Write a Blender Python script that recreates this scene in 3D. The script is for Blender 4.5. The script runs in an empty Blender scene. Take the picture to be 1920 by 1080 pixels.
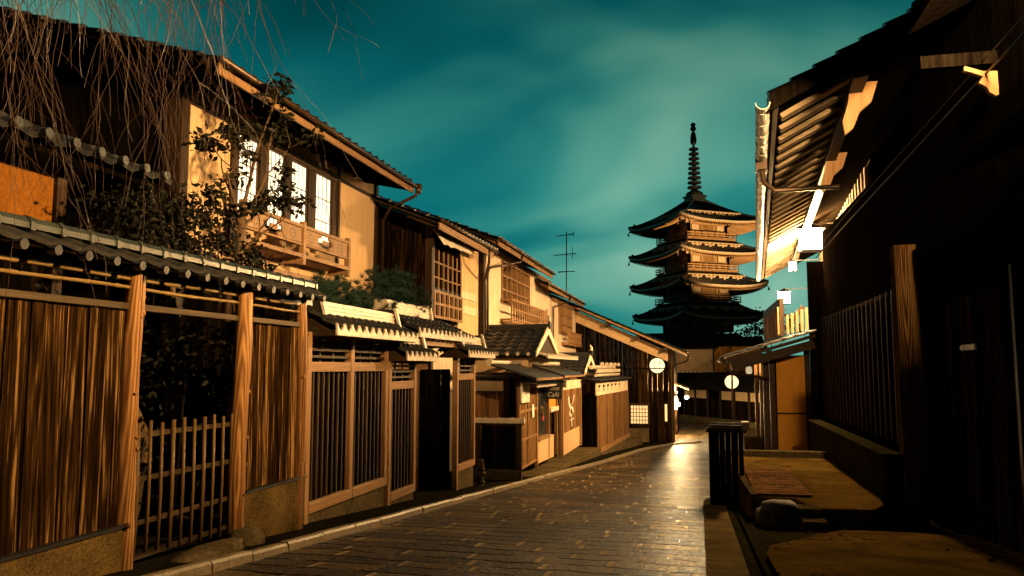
import bpy, math, random
from mathutils import Vector, Matrix, noise as mnoise
R = math.radians
scn = bpy.context.scene
COL = scn.collection
rng = random.Random(7)

# ------------------------------------------------------------------ camera
CAMZ = 1.0
cd = bpy.data.cameras.new('camera'); cam = bpy.data.objects.new('camera', cd); COL.objects.link(cam)
cd.sensor_width = 36.0; cd.lens = 28.125; cd.clip_start = 0.05; cd.clip_end = 3000
cam.location = (0, 0, CAMZ)
cam.rotation_euler = (R(90 + 5.71), 0, R(13.07))
scn.camera = cam

# ------------------------------------------------------------------ dusk sky
W = bpy.data.worlds.new('World'); scn.world = W; W.use_nodes = True
wt = W.node_tree; wt.nodes.clear()
def wn(t, **k):
    n = wt.nodes.new(t)
    for a, b in k.items(): setattr(n, a, b)
    return n
def wmath(op, a, b=None):
    n = wn('ShaderNodeMath', operation=op)
    for i, v in enumerate((a, b)):
        if v is None: continue
        if isinstance(v, (int, float)): n.inputs[i].default_value = v
        else: wt.links.new(v, n.inputs[i])
    return n.outputs[0]
tc = wn('ShaderNodeTexCoord'); sep = wn('ShaderNodeSeparateXYZ'); wt.links.new(tc.outputs['Generated'], sep.inputs[0])
zz = wmath('ADD', wmath('MAXIMUM', sep.outputs[2], 0.0), 0.55)
com = wn('ShaderNodeCombineXYZ')
wt.links.new(wmath('DIVIDE', sep.outputs[0], zz), com.inputs[0]); wt.links.new(wmath('DIVIDE', sep.outputs[1], zz), com.inputs[1])
mp = wn('ShaderNodeMapping'); mp.inputs['Rotation'].default_value = (0, 0, R(38)); mp.inputs['Scale'].default_value = (0.75, 1.25, 1); mp.inputs['Location'].default_value = (0.35, 0.1, 0)
wt.links.new(com.outputs[0], mp.inputs[0])
nz = wn('ShaderNodeTexNoise'); nz.inputs['Scale'].default_value = 2.1; nz.inputs['Detail'].default_value = 3; nz.inputs['Roughness'].default_value = 0.42; nz.inputs['Distortion'].default_value = 0.5
wt.links.new(mp.outputs[0], nz.inputs['Vector'])
rp = wn('ShaderNodeValToRGB'); e = rp.color_ramp.elements
e[0].position = 0.33; e[0].color = (0.000, 0.075, 0.085, 1)
e[1].position = 0.70; e[1].color = (0.21, 0.43, 0.32, 1)
for p_, c_ in ((0.42, (0.002, 0.128, 0.140, 1)), (0.50, (0.024, 0.210, 0.186, 1)), (0.58, (0.085, 0.305, 0.240, 1))):
    x = e.new(p_); x.color = c_
wt.links.new(nz.outputs[0], rp.inputs[0])
# the night sky darkens with height (overhead is nearly black)
mr = wn('ShaderNodeMapRange'); mr.inputs['From Min'].default_value = 0.22; mr.inputs['From Max'].default_value = 0.62; mr.inputs['To Min'].default_value = 1.18; mr.inputs['To Max'].default_value = 0.10
wt.links.new(sep.outputs[2], mr.inputs['Value'])
mb = wn('ShaderNodeMapRange'); mb.inputs['From Min'].default_value = -0.2; mb.inputs['From Max'].default_value = 0.6; mb.inputs['To Min'].default_value = 0.12; mb.inputs['To Max'].default_value = 1.0
wt.links.new(sep.outputs[1], mb.inputs['Value'])
bg = wn('ShaderNodeBackground'); wo = wn('ShaderNodeOutputWorld')
wt.links.new(rp.outputs[0], bg.inputs[0]); wt.links.new(wmath('MULTIPLY', mr.outputs[0], mb.outputs[0]), bg.inputs[1]); wt.links.new(bg.outputs[0], wo.inputs[0])

scn.view_settings.view_transform = 'Standard'; scn.view_settings.look = 'None'
scn.view_settings.exposure = 0.0; scn.view_settings.gamma = 1.0
scn.cycles.use_denoising = True
scn.cycles.max_bounces = 6; scn.cycles.diffuse_bounces = 3; scn.cycles.glossy_bounces = 3
scn.cycles.sample_clamp_indirect = 6; scn.cycles.sample_clamp_direct = 0
LAMP = (1.0, 0.59, 0.235)

# ------------------------------------------------------------------ materials
class Mat:
    def __init__(s, name):
        s.m = bpy.data.materials.new(name); s.m.use_nodes = True
        s.t = s.m.node_tree; s.b = s.t.nodes['Principled BSDF']; s.out = s.t.nodes['Material Output']
        s.tc = s.n('ShaderNodeTexCoord').outputs['Object']
    def n(s, t, **k):
        n = s.t.nodes.new(t)
        for a, b in k.items(): setattr(n, a, b)
        return n
    def put(s, v, sock):
        if isinstance(v, bpy.types.NodeSocket): s.t.links.new(v, sock)
        else: sock.default_value = v
    def math(s, op, a, b=0.0, c=None):
        n = s.n('ShaderNodeMath', operation=op); s.put(a, n.inputs[0]); s.put(b, n.inputs[1])
        if c is not None: s.put(c, n.inputs[2])
        return n.outputs[0]
    def map(s, scale, rot=(0, 0, 0), vec=None):
        n = s.n('ShaderNodeMapping'); s.put(vec or s.tc, n.inputs[0]); n.inputs['Scale'].default_value = scale; n.inputs['Rotation'].default_value = rot
        return n.outputs[0]
    def noise(s, vec, scale, detail=4, rough=0.55, dist=0.0):
        n = s.n('ShaderNodeTexNoise'); s.put(vec, n.inputs['Vector']); n.inputs['Scale'].default_value = scale
        n.inputs['Detail'].default_value = detail; n.inputs['Roughness'].default_value = rough; n.inputs['Distortion'].default_value = dist
        return n.outputs[0]
    def ramp(s, f, stops):
        n = s.n('ShaderNodeValToRGB'); s.put(f, n.inputs[0]); el = n.color_ramp.elements
        while len(el) < len(stops): el.new(0.5)
        for q, (p, c) in zip(el, stops):
            q.position = p; q.color = (c, c, c, 1) if isinstance(c, (int, float)) else (*c, 1)
        return n.outputs[0]
    def mix(s, f, a, b, mode='MIX'):
        n = s.n('ShaderNodeMix', data_type='RGBA', blend_type=mode)
        s.put(f, n.inputs[0])
        for v, k in ((a, 6), (b, 7)):
            if isinstance(v, tuple) and len(v) == 3: v = (*v, 1)
            s.put(v, n.inputs[k])
        return n.outputs[2]
    def bump(s, h, strength=0.4, dist=0.01):
        n = s.n('ShaderNodeBump'); s.put(h, n.inputs['Height']); n.inputs['Strength'].default_value = strength; n.inputs['Distance'].default_value = dist
        s.put(n.outputs[0], s.b.inputs['Normal'])
    def col(s, c): s.put((*c, 1) if isinstance(c, tuple) else c, s.b.inputs['Base Color'])
    def rough(s, r): s.put(r, s.b.inputs['Roughness'])
    def matte(s):
        d = s.n('ShaderNodeBsdfDiffuse')
        for a, b_ in (('Base Color', 'Color'), ('Normal', 'Normal')):
            l = s.b.inputs[a].links
            if l: s.t.links.new(l[0].from_socket, d.inputs[b_])
        s.put(d.outputs[0], s.out.inputs[0])
    def island(s): return s.n('ShaderNodeNewGeometry').outputs['Random Per Island']
    def emit(s, c, k):
        s.put((*c, 1) if isinstance(c, tuple) else c, s.b.inputs['Emission Color']); s.b.inputs['Emission Strength'].default_value = k

def wood(name, dark, mid, light, grain='z', rough=0.55, rings=0.0, scale=1.0, vary=0.5, bump=0.35, spec=.12, stops=(.34, .52, .68), matte=False):
    m = Mat(name)
    sc = {'z': (1, 1, .035), 'y': (1, .035, 1), 'x': (.035, 1, 1)}[grain]
    isl = m.island()
    off = m.n('ShaderNodeCombineXYZ')
    for i in range(3): m.put(m.math('MULTIPLY', isl, 37.0 + 13 * i), off.inputs[i])
    add = m.n('ShaderNodeVectorMath', operation='ADD'); m.put(m.map(sc), add.inputs[0]); m.put(off.outputs[0], add.inputs[1]); v = add.outputs[0]
    f = m.noise(v, 38 * scale, 6, 0.68, 0.15)
    g = m.noise(v, 7 * scale, 3, 0.5)
    f = m.math('ADD', m.math('MULTIPLY', f, 0.55), m.math('MULTIPLY', g, 0.45))
    if rings:
        wv = m.n('ShaderNodeTexWave', wave_type='RINGS', rings_direction='SPHERICAL'); wv.inputs['Scale'].default_value = 11; wv.inputs['Distortion'].default_value = 3.0
        wv.inputs['Detail'].default_value = 2; wv.inputs['Detail Scale'].default_value = 1.5
        # knots: ring centres scattered by a voronoi pattern stretched along the grain
        vo = m.n('ShaderNodeTexVoronoi', feature='F1'); m.put(v, vo.inputs['Vector']); vo.inputs['Scale'].default_value = 4.2 / scale ** .5
        sn = m.math('SINE', m.math('ADD', m.math('MULTIPLY', vo.outputs['Distance'], 95.0), m.math('MULTIPLY', g, 22.0)))
        f = m.math('ADD', f, m.math('MULTIPLY', sn, rings))
    c = m.ramp(f, [(stops[0], dark), (stops[1], mid), (stops[2], light)])
    k = m.math('ADD', m.math('MULTIPLY', isl, vary), 1 - vary * .6)
    cc = m.n('ShaderNodeCombineColor')
    for i in range(3): m.put(k, cc.inputs[i])
    m.col(m.mix(1.0, c, cc.outputs[0], 'MULTIPLY')); m.rough(rough); m.bump(f, bump, 0.006)
    m.b.inputs['Specular IOR Level'].default_value = spec
    if matte: m.matte()
    return m.m

def speck(name, a, b, scale, rough=0.85, bump=0.5, big=None, spec=.3, streak=0, matte=False):
    m = Mat(name)
    f = m.noise(m.tc, scale, 3, 0.7); g = m.noise(m.tc, big or scale * .05, 4, 0.6)
    h = m.math('ADD', m.math('MULTIPLY', f, .6), m.math('MULTIPLY', g, .4))
    m.col(m.ramp(h, [(0.36, a), (0.66, b)])); m.rough(rough); m.bump(f, bump, 0.006)
    if streak:
        st = m.noise(m.map((1.6, 1.6, .22)), 3.2, 5, .65)
        m.col(m.mix(m.ramp(st, [(.45, 0.0), (.75, streak)]), m.ramp(h, [(0.36, a), (0.66, b)]), tuple(x * .42 for x in a)))
    if matte: m.matte()
    m.b.inputs['Specular IOR Level'].default_value = spec
    return m.m

def plain(name, c, rough=0.5, metal=0.0, var=0.15):
    m = Mat(name); g = m.noise(m.tc, 6, 4, 0.6)
    m.col(m.ramp(g, [(0.3, tuple(x * (1 - var) for x in c)), (0.7, tuple(min(1, x * (1 + var)) for x in c))]))
    m.rough(rough); m.b.inputs['Metallic'].default_value = metal
    return m.m

def matte(m):
    m.node_tree.nodes['Principled BSDF'].inputs['Specular IOR Level'].default_value = .08; return m
def glow(name, c, k):
    m = Mat(name); m.col((.8, .8, .8)); m.emit(c, k); return m.m

def paper_glow(name, c, k):
    m = Mat(name); m.col((.7, .65, .55)); f = m.ramp(m.noise(m.tc, 5.0, 4, .6), [(.3, tuple(x * .72 for x in c)), (.7, c)]); m.emit(f, k); return m.m

M = {}
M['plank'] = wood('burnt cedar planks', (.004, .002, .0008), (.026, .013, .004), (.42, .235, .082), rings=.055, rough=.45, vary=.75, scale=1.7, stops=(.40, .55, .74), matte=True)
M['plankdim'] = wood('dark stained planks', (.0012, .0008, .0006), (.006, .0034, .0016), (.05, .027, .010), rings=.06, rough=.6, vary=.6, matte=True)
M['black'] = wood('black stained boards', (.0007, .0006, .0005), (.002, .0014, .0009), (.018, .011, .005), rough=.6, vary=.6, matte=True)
def darkened(name, a, b_):
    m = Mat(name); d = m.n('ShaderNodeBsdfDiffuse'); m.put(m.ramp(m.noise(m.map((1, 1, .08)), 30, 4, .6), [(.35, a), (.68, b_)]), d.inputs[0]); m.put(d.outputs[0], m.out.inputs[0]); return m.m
M['void'] = darkened('shade dark boards', (.0016, .0012, .0009), (.010, .0075, .005))  # near-black boards: unlit walls and soffits carry their shade in the colour
M['warmplank'] = wood('warm cedar planks', (.05, .025, .010), (.16, .085, .035), (.34, .20, .09), rings=.06, rough=.6, vary=.6, matte=True)
M['log'] = wood('polished cedar log', (.035, .014, .004), (.16, .074, .022), (.36, .19, .065), rings=.09, rough=.42, vary=.1, scale=.7)
M['frame'] = wood('cypress frame wood', (.16, .085, .035), (.27, .15, .065), (.38, .23, .11), rough=.5, vary=.25, bump=.2)
M['framey'] = wood('cypress rail wood', (.16, .085, .035), (.27, .15, .065), (.38, .23, .11), grain='y', rough=.5, vary=.25, bump=.2)
M['beamy'] = wood('weathered rail wood', (.02, .014, .007), (.045, .030, .014), (.09, .06, .028), grain='y', rough=.6, vary=.3)
M['post'] = wood('dark brown post wood', (.010, .006, .003), (.03, .017, .008), (.075, .042, .019), rough=.55, vary=.3)
M['posty'] = wood('dark brown beam wood', (.008, .005, .003), (.022, .013, .006), (.055, .032, .015), grain='y', rough=.55, vary=.3)
M['postx'] = wood('dark brown rafter wood', (.008, .005, .003), (.022, .013, .006), (.055, .032, .015), grain='x', rough=.55, vary=.3)
M['rafter'] = wood('pale rafter wood', (.20, .13, .07), (.36, .25, .15), (.52, .40, .26), grain='x', rough=.6, vary=.25)
M['eaverafter'] = wood('pale eave rafter wood', (.12, .085, .05), (.22, .17, .11), (.32, .26, .18), grain='x', rough=.6, vary=.3, matte=True)
M['bamboo'] = wood('dry bamboo', (.06, .038, .013), (.13, .085, .03), (.2, .135, .052), grain='y', rough=.35, vary=.3)
M['bambooz'] = wood('dry bamboo bars', (.05, .028, .01), (.10, .058, .02), (.16, .10, .04), grain='z', rough=.4, vary=.3)
M['cream'] = speck('cream plaster', (.52, .35, .19), (.68, .48, .28), 30, bump=.12, big=1.3, streak=.3, matte=True)
M['white'] = speck('white plaster', (.62, .50, .36), (.76, .63, .47), 40, bump=.1, big=1.2, streak=.5, matte=True)
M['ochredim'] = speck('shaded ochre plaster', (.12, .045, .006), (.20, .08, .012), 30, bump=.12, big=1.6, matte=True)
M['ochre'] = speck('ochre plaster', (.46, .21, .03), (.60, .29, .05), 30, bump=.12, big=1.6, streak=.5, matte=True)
M['pebble'] = speck('pebble dash concrete', (.014, .010, .0035), (.16, .105, .035), 75, bump=1.0, big=2.5, matte=True)
M['conc'] = speck('grey concrete', (.03, .023, .011), (.13, .10, .052), 22, bump=.4, big=2.0, matte=True)
M['mossy'] = speck('mossy concrete', (.008, .008, .004), (.04, .035, .015), 18, bump=.5, big=1.2, matte=True)
M['darkpave'] = speck('dark damp pavement', (.004, .004, .003), (.02, .017, .009), 26, bump=.6, big=1.5, matte=True)
M['kerb'] = speck('worn kerb stone', (.09, .07, .04), (.30, .23, .13), 35, rough=.4, bump=.5, big=3, spec=.5)
M['rock'] = speck('rough rock', (.03, .027, .02), (.13, .105, .065), 12, bump=1.0, big=3)
M['tile'] = speck('dark roof tile', (.006, .007, .008), (.024, .025, .026), 14, rough=.38, bump=.2, big=1.1, spec=.6)
M['tilegrey'] = speck('silver grey tile', (.30, .25, .19), (.58, .49, .37), 20, rough=.45, bump=.2, big=1.5, spec=.6)
M['tilegreen'] = speck('weathered coping tile', (.007, .010, .009), (.024, .031, .027), 16, rough=.4, bump=.25, big=2, spec=.6)
M['tiletop'] = speck('sooty tile', (.006, .006, .006), (.026, .024, .02), 20, rough=.4, bump=.3, big=2, spec=.5)  # darker copy of the grey tile, shade of unlit roof tops in its colour
M['blackroof'] = darkened('sooty far roof', (.006, .006, .006), (.014, .013, .012))  # plain near-black roof tone
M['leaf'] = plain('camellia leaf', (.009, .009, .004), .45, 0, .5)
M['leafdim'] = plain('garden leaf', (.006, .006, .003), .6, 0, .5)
M['pine'] = plain('pine needle', (.012, .029, .02), .5, 0, .4)
M['leaf'] = matte(M['leaf']); M['leafdim'] = matte(M['leafdim']); M['pine'] = matte(M['pine'])
M['bark'] = speck('bark', (.03, .018, .008), (.12, .07, .028), 25, bump=.7, big=4)
M['twig'] = plain('willow twig', (.030, .012, .004), .5, 0, .3)
M['copper'] = plain('dark copper pipe', (.06, .035, .018), .4, .5, .3)
M['gutter'] = plain('pale gutter metal', (.74, .70, .60), .5, 0, .1)
M['iron'] = plain('dark iron', (.03, .03, .03), .45, .7, .2)
M['glass'] = plain('dark window glass', (.02, .025, .026), .12, 0, .2)
M['paper'] = plain('white paper', (.75, .70, .60), .8, 0, .06)
M['ink'] = plain('black paint', (.012, .012, .012), .4, 0, .1)
M['whitepaint'] = plain('white paint', (.78, .74, .66), .5, 0, .05)
M['cloth'] = plain('white canvas', (.62, .55, .45), .8, 0, .12)
M['red'] = plain('red ornament', (.5, .06, .03), .5, 0, .2)
M['shoji'] = paper_glow('lit shoji paper', (1.0, .93, .74), 1.25)
M['shojidim'] = glow('dim shoji paper', (1.0, .52, .17), 0.62)
M['round'] = paper_glow('lit round window paper', (1.0, .84, .58), .95)
M['lampbig'] = glow('lantern glass', LAMP, 2300)
M['lampnear'] = glow('near lantern glass', LAMP, 9500)
M['lampmid'] = glow('wall lamp glass', LAMP, 700)
M['lampfar'] = glow('far globe glass', (1.0, .66, .30), 7000)
M['lampsmall'] = glow('small lamp glass', (1.0, .68, .34), 420)
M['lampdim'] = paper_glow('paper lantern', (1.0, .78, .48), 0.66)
M['flood'] = glow('floodlight glass', LAMP, 30)

def road_mat():
    m = Mat('wet stone setts')
    sp = m.n('ShaderNodeSeparateXYZ'); m.put(m.tc, sp.inputs[0]); X, Y = sp.outputs[0], sp.outputs[1]
    wob = m.noise(m.tc, 1.1, 2, 0.5)
    wob2 = m.noise(m.tc, 4.5, 2, .5)
    Yw = m.math('ADD', m.math('ADD', Y, m.math('ADD', m.math('MULTIPLY', wob, .34), m.math('MULTIPLY', wob2, .07))), m.math('MULTIPLY', X, .05))
    row = m.math('DIVIDE', Yw, .29); ri = m.math('FLOOR', row); rf = m.math('FRACT', row)
    wnz = m.n('ShaderNodeTexWhiteNoise', noise_dimensions='1D'); m.put(ri, wnz.inputs['W'])
    u = m.math('ADD', m.math('DIVIDE', X, .56), m.math('MULTIPLY', wnz.outputs[0], 3.7)); ui = m.math('FLOOR', u); uf = m.math('FRACT', u)
    cv = m.n('ShaderNodeCombineXYZ'); m.put(ri, cv.inputs[0]); m.put(ui, cv.inputs[1])
    cell = m.n('ShaderNodeTexWhiteNoise', noise_dimensions='3D'); m.put(cv.outputs[0], cell.inputs['Vector']); cr = cell.outputs[0]
    joint = m.math('MULTIPLY', m.math('LESS_THAN', rf, m.math('ADD', .04, m.math('MULTIPLY', wob2, .16))), m.math('GREATER_THAN', m.noise(m.tc, 2.6, 2, .6), .42))                         # sunken joint between courses
    ujoint = m.math('LESS_THAN', uf, .03)
    dash = m.math('MULTIPLY', m.math('MULTIPLY', m.math('GREATER_THAN', uf, .03), m.math('LESS_THAN', uf, .105)), m.math('MULTIPLY', m.math('GREATER_THAN', rf, .2), m.math('LESS_THAN', rf, .97)))
    dash = m.math('MULTIPLY', dash, m.math('GREATER_THAN', cr, .45))    # worn arris at the end of a block, its glint added to the colour
    peb = m.noise(m.tc, 48, 3, .8); peb2 = m.noise(m.tc, 17, 2, .6); big = m.noise(m.tc, .7, 4, .6)
    vo = m.n('ShaderNodeTexVoronoi', feature='F1'); m.put(m.tc, vo.inputs['Vector']); vo.inputs['Scale'].default_value = 46
    vs = m.n('ShaderNodeSeparateColor'); m.put(vo.outputs['Color'], vs.inputs[0])
    glint_grit = m.math('MULTIPLY', m.math('GREATER_THAN', vs.outputs[0], .80), m.math('LESS_THAN', vo.outputs['Distance'], .42))  # scattered grains, lamp sparkle put into their colour as pale specks
    base = m.ramp(m.math('ADD', m.math('MULTIPLY', peb, .75), m.math('MULTIPLY', cr, .2)), [(.36, (.006, .005, .003)), (.52, (.042, .026, .009)), (.66, (.25, .155, .050))])
    base = m.mix(m.math('MULTIPLY', glint_grit, .85), base, (.50, .36, .17))
    c = m.mix(m.math('MULTIPLY', dash, .9), base, (.62, .44, .20)); c = m.mix(m.math('MAXIMUM', joint, ujoint), c, (.003, .003, .002))
    m.col(c)
    r = m.ramp(m.math('ADD', m.math('MULTIPLY', peb2, .5), m.math('MULTIPLY', big, .5)), [(.35, .30), (.65, .55)])
    m.rough(m.mix(m.math('MAXIMUM', glint_grit, dash), r, (.14, .14, .14)))
    h = m.math('ADD', m.math('MULTIPLY', peb, .6), m.math('ADD', m.math('MULTIPLY', peb2, .55), m.math('MULTIPLY', cr, .25)))
    h = m.math('SUBTRACT', h, m.math('MULTIPLY', joint, .9)); h = m.math('ADD', h, m.math('ADD', m.math('MULTIPLY', dash, .12), m.math('MULTIPLY', glint_grit, .15)))
    m.bump(h, 1.0, .05); m.put(m.math('MULTIPLY', m.math('SUBTRACT', 1.0, joint), m.math('ADD', .06, m.math('MULTIPLY', m.math('MAXIMUM', glint_grit, dash), .75))), m.b.inputs['Specular IOR Level'])
    return m.m
M['road'] = road_mat()
def slab_mat():
    m = Mat('long kerbside slabs')
    sp = m.n('ShaderNodeSeparateXYZ'); m.put(m.tc, sp.inputs[0])
    rf = m.math('FRACT', m.math('DIVIDE', sp.outputs[1], .62)); j = m.math('LESS_THAN', rf, .025)
    p = m.noise(m.tc, 60, 4, .7); b = m.noise(m.tc, 2.2, 4, .6)
    c = m.ramp(m.math('ADD', m.math('MULTIPLY', p, .6), m.math('MULTIPLY', b, .4)), [(.35, (.06, .046, .02)), (.66, (.26, .19, .08))])
    m.col(m.mix(j, c, (.006, .006, .005))); m.rough(.55)
    m.bump(m.math('SUBTRACT', p, j), .6, .008); m.matte(); return m.m
M['slab'] = slab_mat()
def apron_mat():
    m = Mat('worn entrance concrete')
    p = m.noise(m.tc, 45, 4, .7); b = m.noise(m.tc, 1.3, 5, .65, .6)
    vo = m.n('ShaderNodeTexVoronoi', feature='DISTANCE_TO_EDGE'); vo.inputs['Scale'].default_value = .42
    wv = m.n('ShaderNodeVectorMath', operation='ADD'); m.put(m.tc, wv.inputs[0])
    nn = m.n('ShaderNodeTexNoise'); m.put(m.tc, nn.inputs['Vector']); nn.inputs['Scale'].default_value = 3; m.put(nn.outputs[1], wv.inputs[1]); m.put(wv.outputs[0], vo.inputs['Vector'])
    cr = m.math('LESS_THAN', vo.outputs['Distance'], .006)
    c = m.ramp(m.math('ADD', m.math('MULTIPLY', p, .35), m.math('MULTIPLY', b, .65)), [(.34, (.028, .018, .004)), (.64, (.15, .092, .022))])
    m.col(m.mix(cr, c, (.006, .005, .003))); m.rough(m.ramp(b, [(.35, .7), (.65, .9)])); m.b.inputs['Specular IOR Level'].default_value = .15; m.bump(m.math('SUBTRACT', m.math('MULTIPLY', p, .5), cr), .6, .008); m.matte(); return m.m
M['apron'] = apron_mat()

# ------------------------------------------------------------------ mesh helpers
def V(*a): return Vector(a)
class B:
    """collects faces in street coordinates (x across, y along the street, z up)"""
    def __init__(s): s.v = []; s.f = []
    def add(s, vs, fs):
        o = len(s.v); s.v += [tuple(v) for v in vs]; s.f += [tuple(i + o for i in f) for f in fs]; return s
    def box(s, x0, x1, y0, y1, z0, z1):
        return s.add([(x0, y0, z0), (x1, y0, z0), (x1, y1, z0), (x0, y1, z0), (x0, y0, z1), (x1, y0, z1), (x1, y1, z1), (x0, y1, z1)],
                     [(0, 3, 2, 1), (4, 5, 6, 7), (0, 1, 5, 4), (1, 2, 6, 5), (2, 3, 7, 6), (3, 0, 4, 7)])
    def bar(s, p, q, w, h, up=(0, 0, 1)):
        p, q = Vector(p), Vector(q); d = (q - p).normalized(); u = Vector(up)
        sd = d.cross(u)
        if sd.length < 1e-5: sd = d.cross(Vector((1, 0, 0)))
        sd.normalize(); u = sd.cross(d).normalized()
        a, b = sd * w / 2, u * h / 2
        return s.add([p - a - b, p + a - b, p + a + b, p - a + b, q - a - b, q + a - b, q + a + b, q - a + b],
                     [(0, 1, 2, 3), (7, 6, 5, 4), (0, 4, 5, 1), (1, 5, 6, 2), (2, 6, 7, 3), (3, 7, 4, 0)])
    def prism(s, poly, off):
        """polygon (3-D points) pushed along off"""
        n = len(poly); P = [Vector(p) for p in poly]; o = Vector(off)
        return s.add(P + [p + o for p in P], [tuple(range(n))[::-1], tuple(range(n, 2 * n))] + [(i, (i + 1) % n, n + (i + 1) % n, n + i) for i in range(n)])
    def tube(s, pts, r, n=8, caps=True):
        pts = [Vector(p) for p in pts]; N = len(pts)
        rr = r if isinstance(r, (list, tuple)) else [r] * N
        vs = []; ref = None
        for i, p in enumerate(pts):
            d = (pts[min(i + 1, N - 1)] - pts[max(i - 1, 0)]).normalized()
            if ref is None: ref = d.orthogonal().normalized()
            a = (ref - d * ref.dot(d))
            a = a.normalized() if a.length > 1e-6 else d.orthogonal().normalized()
            ref = a; b = d.cross(a)
            for k in range(n):
                t = 2 * math.pi * k / n; vs.append(p + (a * math.cos(t) + b * math.sin(t)) * rr[i])
        fs = [(i * n + k, i * n + (k + 1) % n, (i + 1) * n + (k + 1) % n, (i + 1) * n + k) for i in range(N - 1) for k in range(n)]
        if caps: fs += [tuple(range(n))[::-1], tuple(range((N - 1) * n, N * n))]
        return s.add(vs, fs)
    def lathe(s, prof, c, n=16):
        c = Vector(c); vs = []; N = len(prof)
        for r, z in prof:
            for k in range(n): t = 2 * math.pi * k / n; vs.append(c + V(r * math.cos(t), r * math.sin(t), z))
        fs = [(i * n + k, i * n + (k + 1) % n, (i + 1) * n + (k + 1) % n, (i + 1) * n + k) for i in range(N - 1) for k in range(n)]
        return s.add(vs, fs + [tuple(range(n))[::-1], tuple(range((N - 1) * n, N * n))])
    def disc(s, c, nrm, r, th, n=14):
        c, d = Vector(c), Vector(nrm).normalized(); return s.tube([c - d * th / 2, c + d * th / 2], r, n)
    def planks(s, p, q, z0, z1, n, th=.02, gap=.009, jit=.006, batten=False):
        """upright boards from p to q (xy), face offset to the left of travel by jitter"""
        p, q = Vector((*p, 0)), Vector((*q, 0)); d = q - p; L = d.length; d.normalize(); nr = V(d.y, -d.x, 0)
        ws = [rng.uniform(.75, 1.25) for _ in range(n)]; k = L / sum(ws); a = 0
        for w in ws:
            w *= k; j = rng.uniform(-jit, jit); c0 = p + d * (a + gap / 2) + nr * j; c1 = p + d * (a + w - gap / 2) + nr * j
            t = nr * th / 2
            s.prism([c0 - t + V(0, 0, z0), c1 - t + V(0, 0, z0), c1 + t + V(0, 0, z0), c0 + t + V(0, 0, z0)], (0, 0, z1 - z0))
            a += w
        return s

def link(o, parent=None):
    COL.objects.link(o)
    if parent: o.parent = parent
    return o
def root_of(o):
    while o.parent: o = o.parent
    return o
def obj(name, b, mat, parent=None, smooth=False, bevel=0, kind=None, local=False):
    """ONE mesh object; vertices are given in street coordinates and stored relative to the thing's base"""
    me = bpy.data.meshes.new(name)
    o0 = Vector((0, 0, 0)) if (parent is None or local) else root_of(parent).location
    me.from_pydata([tuple(Vector(v) - o0) for v in b.v], [], b.f)
    me.materials.append(M[mat] if isinstance(mat, str) else mat)
    if smooth: me.polygons.foreach_set('use_smooth', [True] * len(me.polygons))
    me.update()
    o = link(bpy.data.objects.new(name, me), parent)
    if bevel:
        md = o.modifiers.new('edge', 'BEVEL'); md.width = bevel; md.segments = 2; md.limit_method = 'ANGLE'
    if kind: o['kind'] = kind
    return o
def thing(name, label, cat, loc, group=None):
    o = bpy.data.objects.new(name, None); o.empty_display_size = .2; o.location = loc; link(o)
    return tag(o, label, cat, group)
def tag(o, label, cat, group=None):
    o['label'] = label; o['category'] = cat
    if group: o['group'] = group
    return o
def rebase(o, loc):
    """move a single-mesh thing's origin to its base"""
    l = Vector(loc)
    for v in o.data.vertices: v.co -= l
    o.location = l; return o
def dup(root, loc, label, group=None):
    r = root.copy(); COL.objects.link(r); r.location = loc; r['label'] = label
    if group: r['group'] = group
    for ch in list(root.children):
        c = ch.copy(); COL.objects.link(c); c.parent = r
        for g in list(ch.children):
            d = g.copy(); COL.objects.link(d); d.parent = c
    return r

def gz(y):
    if y < 15: return -.08 * y
    if y < 33: return -1.2 - .045 * (y - 15)
    return -2.01 - .005 * (y - 33)
def kerb_x(y):
    if y < 15: return -3.3
    P = [(15, -3.3), (18, -2.9), (21, -2.5), (27.6, -1.9), (32, -1.05), (34.2, .3), (35, 2.5)]
    for (a, b), (c, d) in zip(P, P[1:]):
        if y <= c: return b + (d - b) * (y - a) / (c - a)
    return 2.5

# tiled roof: eave line A->Bp, v = vector up the slope to the ridge
def roof_tiles(b, A, Bp, v, pitch=.27, row=.25, amp=.03, step=.03):
    A, Bp, v = Vector(A), Vector(Bp), Vector(v); d = Bp - A; L = d.length; nc = max(1, round(L / pitch)); nr = max(1, round(v.length / row))
    nrm = d.cross(v).normalized()
    if nrm.z < 0: nrm = -nrm
    sub = 5
    prof = [0.0, .75, 1.0, .55, .1]
    for r in range(nr):
        vs = []
        for t, o in ((r / nr, step), ((r + 1.12) / nr, 0.0)):
            for c in range(nc * sub + 1):
                u = c / (nc * sub); h = prof[c % sub] * amp
                vs.append(A + d * u + v * min(t, 1.0) + nrm * (h + o))
        # front lip
        n = nc * sub + 1
        lip = [Vector(vs[i]) - nrm * (step + .012) for i in range(n)]
        b.add(vs + lip, [(i, i + 1, n + i + 1, n + i) for i in range(n - 1)] + [(2 * n + i, 2 * n + i + 1, i + 1, i) for i in range(n - 1)])
def eave_caps(b, A, Bp, pitch, r=.045, out=(0, 0, 0), drop=.0):
    A, Bp, o = Vector(A), Vector(Bp), Vector(out); d = Bp - A; n = max(1, round(d.length / pitch))
    for i in range(n):
        c = A + d * ((i + .4) / n) + V(0, 0, drop); b.disc(c + o * .5, o, r, o.length, 12)
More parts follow.
